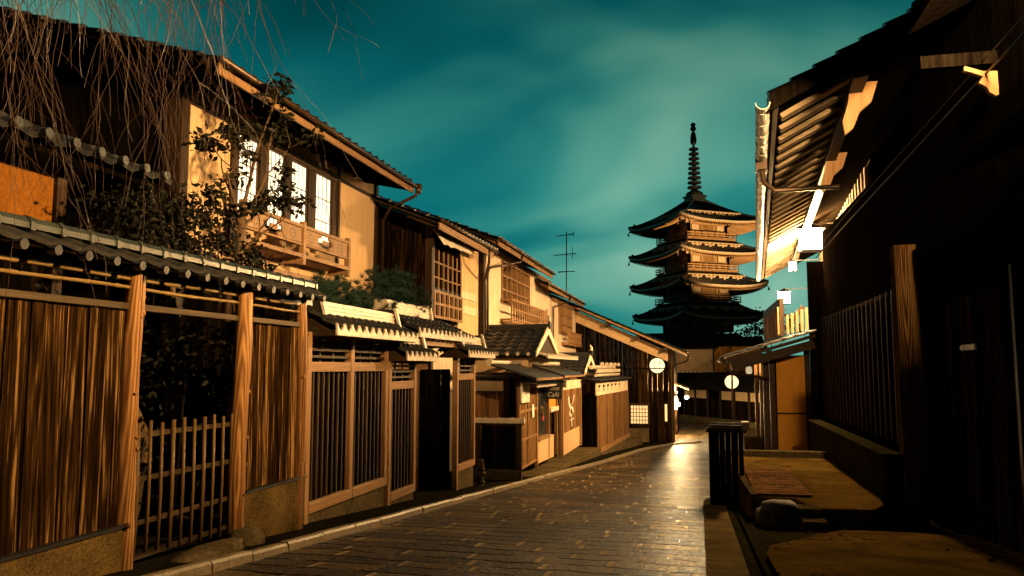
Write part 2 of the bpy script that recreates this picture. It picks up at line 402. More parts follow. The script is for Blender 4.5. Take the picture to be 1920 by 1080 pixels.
def scallops(b, A, Bp, pitch, h0, h1, th):
    """hanging lip of flat eave tiles: level bottom, hollow top"""
    A, Bp, t = Vector(A), Vector(Bp), Vector(th); d = Bp - A; n = max(1, round(d.length / pitch)); e = d / n
    for i in range(n):
        p = A + e * i; top = []
        for k in range(7):
            u = 1 - k / 6; top.append(p + e * (u * .97) + V(0, 0, h0 + (h1 - h0) * (abs(2 * u - 1) ** 1.6)))
        b.prism([p, p + e * .97] + top, t)

def leaves(b, centres, n, size, spread, r=rng, flat=.7):
    for c in centres:
        c = Vector(c)
        for _ in range(n):
            p = c + V(r.gauss(0, spread), r.gauss(0, spread), r.gauss(0, spread * flat))
            s = size * r.uniform(.6, 1.3); d = V(r.gauss(0, 1), r.gauss(0, 1), r.gauss(-.3, .7)).normalized(); w = d.orthogonal().normalized()
            w = (Matrix.Rotation(r.uniform(0, 6.28), 3, d) @ w) * s * .26; u = d.cross(w).normalized() * s * .06
            b.add([p, p + d * s * .45 + w + u, p + d * s, p + d * s * .45 - w + u], [(0, 1, 2), (0, 2, 3)])

# ------------------------------------------------------------------ setting: ground, road, kerb, pavements
ys = [-25 + i * 1.0 for i in range(0, 72)] + [50, 60, 80, 110, 160, 260, 600]
def sheet(name, mat, xl, xr, y0, y1, dz, n=None, nx=4):
    b = B(); n = n or max(2, int((y1 - y0) / .5)); vs = []
    for i in range(n + 1):
        y = y0 + (y1 - y0) * i / n; a, c = xl(y), xr(y)
        for k in range(nx + 1): vs.append((a + (c - a) * k / nx, y, gz(y) + dz))
    w = nx + 1
    b.add(vs, [(i * w + k, i * w + k + 1, (i + 1) * w + k + 1, (i + 1) * w + k) for i in range(n) for k in range(nx)])
    return obj(name, b, mat, kind='structure')
b = B(); vs = []
for y in ys:
    for x in (-400, -60, -20, -8, 0, 8, 20, 60, 400): vs.append((x, y, gz(y) - .02))
b.add(vs, [(i * 9 + k, i * 9 + k + 1, (i + 1) * 9 + k + 1, (i + 1) * 9 + k) for i in range(len(ys) - 1) for k in range(8)])
obj('ground', b, 'mossy', kind='structure')
def road_r(y):
    if y < 13: return .02
    return min(4.2, .02 + (y - 13) * .16)
sheet('road', 'road', lambda y: kerb_x(y) + .0, road_r, -6, 34.2, .0, nx=8)
sheet('road', 'road', lambda y: -6, lambda y: 9, 34.2, 52, .0, nx=8)
sheet('pavement', 'slab', lambda y: .02, lambda y: .33, -6, 12.2, .004, nx=1)
sheet('pavement', 'darkpave', lambda y: -5.2, lambda y: kerb_x(y) - .09, -6, 33, .045, nx=2)
# entrance apron on the right, with a curved outer edge
sheet('pavement', 'apron', lambda y: .52 + max(0, (y - 7.6)) * .55, lambda y: 2.75, 2.0, 9.3, .03, nx=3)
# gutter channel
b = B()
for y in range(-6, 12):
    b.box(.335, .36, y, y + .985, gz(y + .5) - .03, gz(y + .5) + .012); b.box(.44, .475, y, y + .985, gz(y + .5) - .03, gz(y + .5) + .02)
for y in range(-6, 12):
    p = [(.335, y, gz(y) + .014), (.36, y, gz(y) + .014), (.36, y + 1, gz(y + 1) + .014), (.335, y + 1, gz(y + 1) + .014)]
    b.prism(p, (0, 0, -.08)); p = [(.44, y, gz(y) + .022), (.475, y, gz(y) + .022), (.475, y + 1, gz(y + 1) + .022), (.44, y + 1, gz(y + 1) + .022)]; b.prism(p, (0, 0, -.08))
b2 = B()
for y in range(-6, 12):
    for (x0, x1, dz) in ((.335, .36, .014), (.44, .475, .022)):
        b2.prism([(x0, y, gz(y) + dz), (x1, y, gz(y) + dz), (x1, y + 1, gz(y + 1) + dz), (x0, y + 1, gz(y + 1) + dz)], (0, 0, -.08))
obj('gutter_channel', b2, 'mossy', kind='structure')
# kerb stones
b = B(); y = -5.0
while y < 33.6:
    L = rng.uniform(.5, .72) if y < 30 else .35; y1 = y + L
    a0, a1 = kerb_x(y), kerb_x(y1 - .02); j = rng.uniform(-.006, .006); h = rng.uniform(.066, .08)
    vs = []
    for (yy, ax) in ((y, a0), (y1 - .018, a1)):
        g = gz(yy)
        for (dx, dz) in ((-.09, -.05), (-.09, h - .008), (-.08, h), (-.018, h), (.0, h - .02), (.004, -.05)): vs.append((ax + dx + j, yy, g + dz))
    b.add(vs, [(0, 1, 2, 3, 4, 5)[::-1], (6, 7, 8, 9, 10, 11)] + [(i, (i + 1) % 6, 6 + (i + 1) % 6, 6 + i) for i in range(6)])
    y = y1
obj('kerb', b, 'kerb', kind='structure')

# ------------------------------------------------------------------ LEFT: weathered plank fence
F1 = thing('plank_fence', 'weathered brown plank fence with rustic log posts, bamboo rails and tile coping', 'fence', (-3.8, 4.8, gz(4.8)))
X0 = -3.8
def log_post(y, z0, z1, r, seed):
    q = random.Random(seed); pts = []; rr = []
    n = 22
    for i in range(n + 1):
        t = i / n; pts.append((X0 + .02 + .012 * math.sin(t * 5 + seed), y + .012 * math.sin(t * 7 + 2 * seed), z0 + (z1 - z0) * t))
        rr.append(r * (1.06 - .12 * t) * (1 + q.uniform(-.05, .05)))
    b = B().tube(pts, rr, 18)
    for _ in range(7):
        t = q.uniform(.08, .95); a = q.uniform(-.9, .9); c = V(X0 + .02 + math.cos(a) * r * .93, y + math.sin(a) * r * .93, z0 + (z1 - z0) * t)
        b.disc(c, (math.cos(a), math.sin(a), .1), q.uniform(.010, .02), .03, 8)
    return b
for i, (y, r) in enumerate(((4.76, .068), (6.11, .078), (7.16, .060))):
    obj('post', log_post(y, gz(y) - .1, 1.70 if i else 1.72, r, i + 3), 'log', F1, smooth=True)
obj('post', log_post(3.0, gz(3), 1.72, .065, 9), 'log', F1, smooth=True)
def panel(y0, y1, n): obj('plank_panel', B().planks((X0, y0), (X0, y1), -.05, 1.40, n, .022, .009, .007), 'plank', F1)
panel(3.07, 4.70, 10); panel(6.19, 7.11, 7)
panel(1.4, 2.94, 8)
for (a, c) in ((1.2, 4.72), (6.18, 7.23)):
    obj('concrete_base', B().prism([(X0 + .06, a, gz(a) - .1), (X0 + .06, c, gz(c) - .1), (X0 + .06, c, -.055), (X0 + .06, a, -.055)], (-.16, 0, 0)), 'pebble', F1, bevel=.008)
    obj('base_capping', B().box(X0 - .09, X0 + .075, a, c + .01, -.055, -.035), 'iron', F1)
for (a, c) in ((1.2, 4.70), (4.83, 6.03), (6.19, 7.10)):
    obj('top_rail', B().box(X0 - .02, X0 + .045, a, c, 1.395, 1.44), 'beamy', F1, bevel=.005)
    for z in (1.545, 1.61):
        pts = []; rr = []; k = int((c - a) / .04)
        for i in range(k + 1):
            yy = a + (c - a) * i / k; pts.append((X0 + .03, yy, z + .004 * math.sin(yy * 4 + z * 30))); rr.append(.0125 if i % 7 else .0165)
        obj('bamboo_rail', B().tube(pts, rr, 8), 'bamboo', F1, smooth=True)
# tile coping: two little slopes, round tile ends, collared ridge caps
b = B(); roof_tiles(b, (X0 + .21, 1.0, 1.705), (X0 + .21, 7.32, 1.705), (-.21, 0, .09), .235, .21, .02, .012); roof_tiles(b, (X0 - .21, 1.0, 1.705), (X0 - .21, 7.32, 1.705), (.21, 0, .09), .235, .21, .02, .012)
b.box(X0 - .05, X0 + .05, 1.0, 7.32, 1.62, 1.69)
cop = obj('coping', b, 'tiletop', F1)
b = B().box(X0 - .19, X0 + .19, 1.0, 7.30, 1.675, 1.69); obj('coping_board', b, 'black', F1)
b = B(); y = 1.0; b2 = B()
while y < 7.2:
    for k in range(6):
        pass
    pts = []
    b.prism([(X0 - .075, y, 1.80), (X0 + .075, y, 1.80), (X0 + .075, y, 1.835), (X0 + .045, y, 1.868), (X0 - .045, y, 1.868), (X0 - .075, y, 1.835)][::-1], (0, .215, 0))
    b2.prism([(X0 - .082, y + .2, 1.79), (X0 + .082, y + .2, 1.79), (X0 + .082, y + .2, 1.84), (X0 + .048, y + .2, 1.876), (X0 - .048, y + .2, 1.876), (X0 - .082, y + .2, 1.84)][::-1], (0, .034, 0))
    y += .236
obj('ridge_tiles', b, 'tilegreen', F1); obj('ridge_collars', b2, 'tilegreen', F1)
b = B(); eave_caps(b, (X0 + .20, 1.1, 1.675), (X0 + .20, 7.3, 1.675), .235, .03, (.06, 0, -.006)); obj('tile_ends', b, 'tile', F1, smooth=False)

# lattice gate
G1 = thing('lattice_gate', 'low lattice gate of thin upright bars between two log posts', 'gate', (-3.82, 5.45, gz(5.45)))
for i in range(10):
    y = 4.88 + i * .128; t = .62 + .012 * math.sin(i * 2.1)
    obj('bar', B().tube([(-3.79, y, gz(y) + .12), (-3.79 + .004, y + .003, .1), (-3.79, y, t)], .0125 + .003 * (i % 3 == 0), 7), 'bambooz', G1, smooth=True)
for z in (.535, .23, -.07, -.30):
    obj('rail', B().bar((-3.815, 4.84, z), (-3.815, 6.05, z), .018, .035), 'beamy', G1)
# stones by the gate
def rock(name, c, rx, ry, rz, seed, mat='rock'):
    b = B(); n, m = 14, 9; vs = []
    for i in range(m + 1):
        ph = math.pi * i / m
        for k in range(n):
            th = 2 * math.pi * k / n; d = V(math.sin(ph) * math.cos(th), math.sin(ph) * math.sin(th), math.cos(ph))
            f = 1 + .22 * mnoise.noise(d * 1.6 + V(seed, 0, 0)) + .08 * mnoise.noise(d * 4 + V(0, seed, 0))
            q = V(*[math.copysign(abs(t) ** .75, t) for t in d]) * f
            vs.append((c[0] + q.x * rx, c[1] + q.y * ry, c[2] + q.z * rz))
    b.add(vs, [(i * n + k, (i + 1) * n + k, (i + 1) * n + (k + 1) % n, i * n + (k + 1) % n) for i in range(m) for k in range(n)])
    return rebase(obj(name, b, mat, smooth=True), (c[0], c[1], c[2] - rz))
tag(rock('step_stone', (-3.62, 5.5, gz(5.5) + .05), .14, .42, .06, 2, 'conc'), 'long flat stone step in front of the lattice gate', 'stone')
tag(rock('base_stone', (-3.68, 6.12, gz(6.1) + .06), .13, .14, .12, 5, 'conc'), 'squat stone under the middle log post of the plank fence', 'stone')

# ------------------------------------------------------------------ garden behind the fence
def shrub(name, label, centres, n, size, spread, mat, loc, trunk=None):
    t = thing(name, label, 'shrub', loc); b = B(); leaves(b, centres, n, size, spread, random.Random(len(label)))
    obj('foliage', b, mat, t)
    if trunk: obj('stem', trunk, 'bark', t, smooth=True)
    return t
q = random.Random(3)
cs = [(q.uniform(-5.2, -4.35), q.uniform(4.5, 8.0), q.uniform(.0, 1.4)) for _ in range(26)]
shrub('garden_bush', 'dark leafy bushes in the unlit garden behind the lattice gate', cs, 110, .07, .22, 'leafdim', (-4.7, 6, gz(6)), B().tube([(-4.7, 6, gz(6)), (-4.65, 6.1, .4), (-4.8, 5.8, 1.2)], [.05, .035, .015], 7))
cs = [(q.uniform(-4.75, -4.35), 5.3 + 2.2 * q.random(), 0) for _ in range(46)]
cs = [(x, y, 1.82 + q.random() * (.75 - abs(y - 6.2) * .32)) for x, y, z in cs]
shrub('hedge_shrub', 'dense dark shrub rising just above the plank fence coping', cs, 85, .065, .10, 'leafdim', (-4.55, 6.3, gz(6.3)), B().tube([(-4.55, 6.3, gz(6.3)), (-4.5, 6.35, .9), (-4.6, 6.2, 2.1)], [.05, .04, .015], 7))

def limb(b, p, d, L, r, depth, tips, q, up=.15, kink=.35, n=5, fork=2):
    pts = [Vector(p)]; rr = [r]; d = Vector(d).normalized()
    for i in range(n):
        d = (d + V(q.gauss(0, kink), q.gauss(0, kink), q.gauss(up, kink)) * .45).normalized(); pts.append(pts[-1] + d * L / n); rr.append(r * (1 - .45 * (i + 1) / n))
    b.tube(pts, rr, 7 if r > .012 else 5)
    if depth == 0: tips.append(pts[-1]); tips.append(pts[-2]); return
    for k in range(fork):
        i = n if k == 0 else q.randint(2, n)
        limb(b, pts[i], d + V(q.gauss(0, .7), q.gauss(0, .7), q.gauss(.1, .4)), L * q.uniform(.6, .85), rr[i] * .75, depth - 1, tips, q, up, kink, n, fork)
CT = thing('camellia_tree', 'small broadleaf tree with sparse dark leaves in front of the lit upstairs window', 'tree', (-4.75, 7.5, gz(7.5)))
q = random.Random(12); b = B(); tips = []
b.tube([(-4.75, 7.5, gz(7.5)), (-4.74, 7.52, .8), (-4.7, 7.5, 2.0), (-4.72, 7.55, 2.6)], [.055, .05, .042, .036], 9)
for d, L, z in (((.1, .9, .7), .62, 2.45), ((0, .35, 1), .55, 2.5), ((-.1, -.8, .6), .55, 2.4), ((.1, .6, 1.0), .62, 2.55), ((0, -.45, 1.1), .55, 2.5), ((0, 1.2, .45), .5, 2.2), ((.0, -1, .3), .5, 2.15)):
    limb(b, (-4.72, 7.53, z), d, L, .022, 2, tips, q, .04, .3)
tips += [V(-4.7, 7.5 + q.uniform(-.5, .35), 2.05 + q.uniform(-.15, .3)) for _ in range(8)]
tips += [V(-4.7, 8.22 + q.gauss(0, .08), 4.22 + q.gauss(0, .10)) for _ in range(7)]
b.tube([(-4.72, 7.55, 2.6), (-4.71, 7.8, 3.4), (-4.7, 8.15, 4.1), (-4.7, 8.22, 4.3)], [.02, .016, .01, .006], 6)
obj('trunk', b, 'bark', CT, smooth=True)
b = B(); leaves(b, tips, 22, .085, .06, q); obj('crown', b, 'leaf', CT)

# weeping tree: trunk stands outside the frame to the left, its bare twigs hang in
WT = thing('weeping_cherry_tree', 'bare weeping tree trailing long thin orange twigs over the plank fence', 'tree', (-4.7, 2.1, gz(2.1)))
q = random.Random(21); b = B()
b.tube([(-4.7, 2.1, gz(2.1)), (-4.65, 2.2, 1.0), (-4.5, 2.4, 2.4), (-4.3, 2.8, 3.4), (-4.05, 3.4, 4.0)], [.16, .14, .12, .09, .06], 12)
obj('trunk', b, 'bark', WT, smooth=True)
b = B(); starts = []
for (e_, r) in (((-3.6, 4.6, 4.35), .03), ((-3.75, 4.9, 4.45), .03), ((-3.3, 4.0, 3.9), .025), ((-4.3, 4.9, 4.4), .025), ((-3.9, 3.9, 4.0), .025), ((-3.45, 3.5, 3.35), .02), ((-4.3, 3.8, 3.7), .02), ((-3.5, 3.7, 2.9), .018), ((-3.9, 4.6, 3.6), .018)):
    s0 = V(-4.05, 3.4, 4.0) if e_[2] > 3.6 else V(-4.4, 2.6, 2.9); e1 = Vector(e_); pts = []
    for i in range(9):
        t = i / 8; p = s0.lerp(e1, t) + V(q.gauss(0, .03), q.gauss(0, .03), .35 * math.sin(math.pi * t * .8)); pts.append(p)
    b.tube(pts, [r * (1 - .7 * i / 8) for i in range(9)], 6); starts += [(p, i / 8) for i, p in enumerate(pts) if i > 2]
obj('limb', b, 'bark', WT, smooth=True)
b = B()
def twig(p, d, L, r, lvl, g):
    n = max(5, int(L / .09)); d = Vector(d).normalized(); pts = [Vector(p)]; rr = [r]
    for i in range(n):
        d = (d + V(0, 0, -g) + V(q.gauss(0, .13), q.gauss(0, .13), q.gauss(0, .08))).normalized(); pts.append(pts[-1] + d * L / n); rr.append(max(.0012, r * (1 - .75 * (i + 1) / n)))
        if lvl and q.random() < .30: twig(pts[-1], d + V(q.gauss(0, .6), q.gauss(0, .6), q.gauss(-.1, .3)), L * q.uniform(.25, .55), rr[-1] * .75, lvl - 1, g)
    b.tube(pts, rr, 4, caps=False)
for k in range(85):
    p, t = q.choice(starts); p = Vector(p) + V(q.gauss(0, .05), q.gauss(0, .08), q.gauss(0, .05))
    twig(p, (q.gauss(.1, .6), q.gauss(.25, .7), q.gauss(.25, .4)), q.uniform(.8, 2.2) if k % 4 else q.uniform(1.8, 2.7), q.uniform(.003, .0056), 1, q.uniform(.09, .22))
for (p, d, L, g) in (((-3.6, 6.0, 4.75), (.1, 1.2, -.1), 1.2, .05), ((-3.5, 5.6, 4.7), (.2, 1, .2), 1.0, .16), ((-3.6, 5.9, 4.7), (.05, .9, .5), 1.5, .035)):
    twig(p, d, L, .004, 1, g)
obj('twigs', b, 'twig', WT)

# ------------------------------------------------------------------ outbuilding at the far left
OB = thing('garden_outbuilding', 'low ochre walled outbuilding with a row of round tile ends behind the fence', 'building', (-6, 4, gz(4)))
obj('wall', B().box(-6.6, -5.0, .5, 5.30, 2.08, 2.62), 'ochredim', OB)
obj('lower_wall', B().box(-6.6, -5.004, .5, 5.30, gz(4) - .3, 2.08), 'black', OB)
obj('post', B().box(-5.06, -4.96, 5.30, 5.40, gz(5) - .3, 2.62), 'post', OB)
b = B(); roof_tiles(b, (-4.62, .3, 2.66), (-4.62, 6.25, 2.66), (-1.2, 0, .5), .26, .25, .03, .03); obj('roof', b, 'tile', OB)
obj('roof_boards', B().prism([(-4.66, .3, 2.62), (-5.8, .3, 3.10), (-5.8, .3, 3.06), (-4.66, .3, 2.58)], (0, 5.9, 0)), 'black', OB)
b = B(); eave_caps(b, (-4.6, .4, 2.70), (-4.6, 6.25, 2.70), .26, .038, (.05, 0, 0)); obj('tile_ends', b, 'tilegreen', OB)

# ------------------------------------------------------------------ cream house with lit upstairs windows
H1 = thing('cream_house', 'cream plaster house with four lit paper screens and a carved upstairs balcony rail', 'house', (-6, 11, gz(11)))
XW = -6.0; ZB, ZT = 2.2, 4.62
b = B()
b.box(XW - .2, XW, 8.28, 9.4, ZB, ZT); b.box(XW - .2, XW, 12.52, 14.2, ZB, ZT)
b.box(XW - .2, XW, 9.4, 12.52, ZB, 2.98); b.box(XW - .2, XW, 9.4, 12.52, 4.22, ZT)
obj('plaster_wall', b, 'cream', H1)
obj('lower_wall', B().box(XW - .2, XW - .002, 8.0, 14.2, gz(11) - .4, ZB), 'black', H1)  # black, to paint in the darkness of the garden behind the gate
b = B().box(-12, XW - .2, 8.28, 8.4, gz(8) - .3, 4.6); b.prism([(XW - .2, 8.28, 4.6), (-12, 8.28, 4.6), (-9.3, 8.28, 5.5)], (0, .12, 0)); b.box(-12, XW - .2, 14.05, 14.18, -1.6, 4.6)
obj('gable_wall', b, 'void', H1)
b = B()
for y0, y1, pr in ((8.24, 8.36, .04), (9.28, 9.40, .04), (12.52, 12.60, .03), (14.14, 14.26, .04)):
    b.box(XW + .002, XW + pr, y0, y1, ZB - .6, ZT)
b.box(XW + .002, XW + .03, 8.36, 9.28, 4.22, 4.28); b.box(XW + .002, XW + .028, 12.60, 14.14, 4.22, 4.28); b.box(XW + .002, XW + .035, 9.40, 12.52, 4.23, 4.31)
b.box(XW - .22, XW + .042, 8.20, 8.238, ZB - .6, ZT)
obj('timber_frame', b, 'post', H1, bevel=.006)
b = B().box(XW + .002, XW + .05, 8.36, 14.14, 2.30, 2.44); obj('sill_band', b, 'framey', H1)
# window bays
wf = B()
for y0, y1 in ((9.40, 9.50), (10.03, 10.27), (10.76, 10.95), (11.49, 11.75), (12.36, 12.52)):
    wf.box(XW - .1, XW + .004, y0, y1, 2.98, 4.22)
wf.box(XW - .1, XW + .02, 9.40, 12.52, 2.98, 3.04); wf.box(XW - .1, XW + .018, 9.40, 12.52, 4.165, 4.22)
WF = obj('window_frame', wf, 'post', H1, bevel=.004)
for y0, y1 in ((9.50, 10.03), (10.27, 10.76), (10.95, 11.49), (11.75, 12.36)):
    s = obj('paper_screen', B().box(XW - .04, XW - .03, y0, y1 - .05, 3.04, 4.165), 'shoji', WF)
    l = B(); w = y1 - .05 - y0
    for k in range(1, 4): l.box(XW - .03, XW - .024, y0 + w * k / 4 - .005, y0 + w * k / 4 + .005, 3.04, 4.165)
    for k in (1, 2): l.box(XW - .03, XW - .022, y0, y0 + w, 3.04 + 1.125 * k / 3 - .007, 3.04 + 1.125 * k / 3 + .007)
    l.box(XW - .06, XW - .015, y1 - .05, y1 - .02, 3.04, 4.165)
    obj('screen_lattice', l, 'post', WF)
    obj('glass_pane', B().box(XW - .06, XW - .052, y1 - .02, y1, 3.04, 4.165), 'glass', WF)
# balcony rail with carved boards
BR = B(); xr = -5.62
BR.box(xr - .03, xr + .03, 9.0, 12.2, 3.04, 3.09); BR.box(xr - .03, xr + .03, 9.0, 12.2, 2.78, 2.81); BR.box(xr - .035, xr + .035, 9.0, 12.2, 2.60, 2.66)
for y in (9.02, 10.62, 12.17): BR.box(xr - .04, xr + .04, y - .04, y + .04, 2.5, 3.14)
for y in (9.02, 10.6, 12.15): BR.box(XW + .05, xr - .04, y - .035, y + .035, 2.52, 2.59)
BR.box(XW + .05, xr - .036, 9.0, 12.2, 2.595, 2.625)
rail = obj('balcony_rail', BR, 'framey', H1, bevel=.005)
for a, c in ((9.07, 10.57), (10.67, 12.12)):
    b = B(); L = c - a; N = 24; top = []; bot = []
    # slotted board: solid ends, a pinched waist in the middle with an oval cut
    z0, z1 = 2.82, 3.035
    for i in range(N):
        u0, u1 = i / N, (i + 1) / N
        def hole(u):
            if .28 < u < .62: w = math.sin((u - .28) / .34 * math.pi); return .030 + .055 * w
            return 0
        y0, y1 = a + L * u0, a + L * u1; h = hole((u0 + u1) / 2); zm = (z0 + z1) / 2
        if h:
            b.box(xr - .012, xr + .012, y0, y1, zm - .035, zm + .035) if .40 < u0 < .52 else None
            if h < .07: b.box(xr - .012, xr + .012, y0, y1, z0, zm - h); b.box(xr - .012, xr + .012, y0, y1, zm + h, z1)
        else: b.box(xr - .012, xr + .012, y0, y1, z0, z1)
    obj('carved_board', b, 'frame', rail)
    d = B()
    for yc in (a + L * .14, a + L * .82):
        for k in range(8):
            t = k * math.pi / 4; d.disc((xr + .013, yc + math.cos(t) * .075, 2.928 + math.sin(t) * .06), (1, 0, 0), .014, .004, 8)
        d.disc((xr + .013, yc, 2.928), (1, 0, 0), .012, .004, 8)
    obj('pierced_rosette', d, 'ink', rail)
# roof
XE = -5.08; ZE = 4.38; SL = .30
b = B(); roof_tiles(b, (XE, 7.55, ZE), (XE, 13.75, ZE), (-4.2, 0, 4.2 * SL), .27, .27, .035, .035); roof_tiles(b, (-13.5, 7.55, ZE), (-13.5, 13.75, ZE), (4.2, 0, 4.2 * SL), .27, .27, .035, .035)
b.tube([(-9.28, 7.5, ZE + 1.32), (-9.28, 13.8, ZE + 1.32)], .11, 10)
obj('roof', b, 'tile', H1)
zu = ZE - .05
b = B().prism([(XE + .03, 7.6, zu), (XE + .03, 7.6, zu - .03), (-9.28, 7.6, zu + 1.2), (-9.28, 7.6, zu + 1.24)], (0, 6.1, 0)); obj('roof_boards', b, 'black', H1)  # black boards: the soffit's shade is put into their colour
b = B()
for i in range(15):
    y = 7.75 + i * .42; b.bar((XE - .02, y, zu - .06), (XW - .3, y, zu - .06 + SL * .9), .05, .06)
obj('eave_rafters', b, 'black', H1)  # rafters blackened too, eave shade as colour
obj('eave_fascia', B().box(XE + .005, XE + .03, 7.55, 13.72, ZE - .17, ZE - .03), 'framey', H1)
b = B().tube([(XE + .08, 7.5, ZE - .015), (XE + .08, 13.82, ZE - .05)], .035, 8); b.tube([(XE + .08, 13.8, ZE - .06), (XE + .05, 13.8, ZE - .2), (XE - .55, 14.05, 4.02), (XW + .09, 14.38, 3.85), (XW + .09, 14.38, 1.6)], .03, 8)
b.disc((XE + .08, 13.85, ZE - .03), (0, 1, .1), .07, .05, 10); b.disc((XE + .1, 13.78, ZE - .1), (0, 0, 1), .055, .14, 10)
obj('gutter', b, 'copper', H1, smooth=True)
b = B(); eave_caps(b, (XE + .02, 7.6, ZE + .03), (XE + .02, 13.7, ZE + .03), .27, .035, (.04, 0, 0)); obj('tile_ends', b, 'tile', H1)

# ------------------------------------------------------------------ stepped cypress fence sections
def noshi_ridge(x, y0, y1, z0, layers, b, w=.11, dz=.045):
    for k in range(layers):
        y = y0
        while y < y1 - .02:
            L = min(.27, y1 - y); b.box(x - w + .008 * k, x + w - .008 * k, y, y + L - .004, z0 + k * dz, z0 + k * dz + dz - .016); y += L
        b.box(x - w + .02 + .008 * k, x + w - .02 - .008 * k, y0, y1, z0 + k * dz + dz - .016, z0 + (k + 1) * dz)
def oni(b, x, y, z0, z1, w=.16, th=.04):
    b.prism([(x - w, y, z0), (x + w, y, z0), (x + w * .75, y, z1 - .04), (x + w * .45, y, z1), (x - w * .45, y, z1), (x - w * .75, y, z1 - .04)][::-1], (0, th, 0))
def fence_section(label, y0, y1, zt, zb, mids, ridge, xf=-3.9, wide=.30):
    T = thing('cypress_fence', label, 'fence', (xf, (y0 + y1) / 2, gz((y0 + y1) / 2)), 'stepped cypress fence sections')
    ps = [y0] + mids + [y1]; w = .06
    for y in ps: obj('post', B().box(xf - .05, xf + .035, y - w / 2 - .015, y + w / 2 + .015, gz(y) - .1 if y == y0 else zb, zt + .30), 'frame', T, bevel=.006)
    for a, c in zip(ps, ps[1:]):
        a += w / 2 + .016; c -= w / 2 + .016
        obj('rail', B().box(xf - .04, xf + .028, a, c, zt - .06, zt + .045), 'framey', T, bevel=.005)
        obj('sill', B().box(xf - .05, xf + .04, a, c, zb, zb + .11), 'framey', T, bevel=.006)
        n = max(3, round((c - a) / .115))
        pn = obj('plank_panel', B().planks((xf - .03, a), (xf - .03, c), zb + .11, zt - .06, n, .02, .004, .003), 'black', T)
        bt = B()
        for k in range(1, n): bt.box(xf - .022, xf - .004, a + (c - a) * k / n - .012, a + (c - a) * k / n + .012, zb + .112, zt - .062)
        obj('batten', bt, 'post', pn)
        sl = B()
        for k in range(3): z = zt + .085 + k * .075; sl.box(xf - .035, xf + .012, a, c, z, z + .028)
        for k in (1, 2): sl.box(xf - .05, xf - .036, a + (c - a) * k / 3 - .012, a + (c - a) * k / 3 + .012, zt + .045, zt + .3)
        obj('transom_slats', sl, 'beamy', T)
    obj('head_beam', B().box(xf - .05, xf + .04, y0 - .04, y1 + .04, zt + .30, zt + .35), 'framey', T, bevel=.004)
    obj('concrete_base', B().prism([(xf + .0, y0 + .05, gz(y0) - .1), (xf + .0, y1 + .04, gz(y1) - .1), (xf + .0, y1 + .04, zb - .003), (xf + .0, y0 + .05, zb - .003)], (-.12, 0, 0)), 'conc', T)
    ra, rc = ridge; ze = zt + .37; xe = xf + wide
    b = B(); roof_tiles(b, (xe, ra, ze + .02), (xe, rc, ze + .02), (-wide, 0, .16), .19, .18, .045, .02); roof_tiles(b, (xf - wide, ra, ze + .02), (xf - wide, rc, ze + .02), (wide, 0, .16), .19, .18, .045, .02)
    rf = obj('roof', b, 'tiletop', T)
    obj('roof_boards', B().prism([(xe - .02, ra, ze - .03), (xf, ra, ze + .12), (xf - wide + .02, ra, ze - .03), (xf - wide + .02, ra, ze - .06), (xe - .02, ra, ze - .06)][::-1], (0, rc - ra, 0)), 'postx', T)
    b = B(); scallops(b, (xe + .0, ra, ze - .055), (xe + .0, rc, ze - .055), .19, .045, .125, (.022, 0, 0)); obj('eave_tiles', b, 'tilegrey', rf)
    b = B(); noshi_ridge(xf, ra + .10, rc - .28, ze + .13, 4, b); obj('ridge', b, 'tilegrey', rf)
    b = B(); oni(b, xf, ra + .05, ze + .08, ze + .36); oni(b, xf, rc - .27, ze + .08, ze + .36); obj('ridge_end_tile', b, 'tiletop', rf)
    b = B(); b.prism([(xf + .165, ra + .045, ze + .06), (xf + .185, ra + .045, ze + .06), (xf + .11, ra + .045, ze + .375), (xf + .07, ra + .045, ze + .375)], (0, .055, 0)); b.prism([(xf + .165, rc - .275, ze + .06), (xf + .185, rc - .275, ze + .06), (xf + .11, rc - .275, ze + .375), (xf + .07, rc - .275, ze + .375)], (0, .055, 0)); obj('ridge_end_rim', b, 'tilegrey', rf)
    return T
fence_section('wide double panelled cypress fence section under its own tile roof', 7.53, 9.62, 1.02, -.47, [8.58], (7.55, 9.98))
fence_section('narrow single panel cypress fence section left of the dark gateway', 9.75, 10.68, .78, -.70, [], (9.70, 10.98), wide=.26)
fence_section('narrow single panel cypress fence section right of the dark gateway', 12.72, 13.74, 1.08 - .22, -.69, [], (12.55, 14.25), wide=.26)

# gateway between the fence sections
GW = thing('gateway', 'dark recessed plank door under a small tile roof between cypress fence sections', 'gate', (-4.4, 11.7, gz(11.7)))
obj('door', B().planks((-4.62, 10.85), (-4.62, 12.62), gz(12) - .05, .93, 9, .03, .004, .003), 'black', GW)
b = B().box(-4.66, -3.92, 10.74, 10.82, gz(10.8) - .1, .98); obj('side_wall', b, 'black', GW)
obj('side_wall', B().planks((-4.66, 12.62), (-3.97, 12.62), gz(12.7) - .1, .98, 5, .03), 'black', GW)
for y in (10.84, 12.58): obj('post', B().box(-4.6, -4.50, y - .05, y + .05, gz(y) - .1, 1.36), 'post', GW, bevel=.005)
obj('post', B().box(-4.56, -4.46, 12.40, 12.50, gz(12.5) - .1, .95), 'frame', GW)
obj('lintel', B().box(-4.60, -4.48, 10.5, 13.0, .95, 1.08), 'framey', GW)
obj('upper_panel', B().planks((-4.5, 10.7), (-4.5, 12.7), 1.08, 1.42, 10, .02), 'plankdim', GW)
xe = -3.78; ze = 1.50; ra, rc = 10.55, 13.35
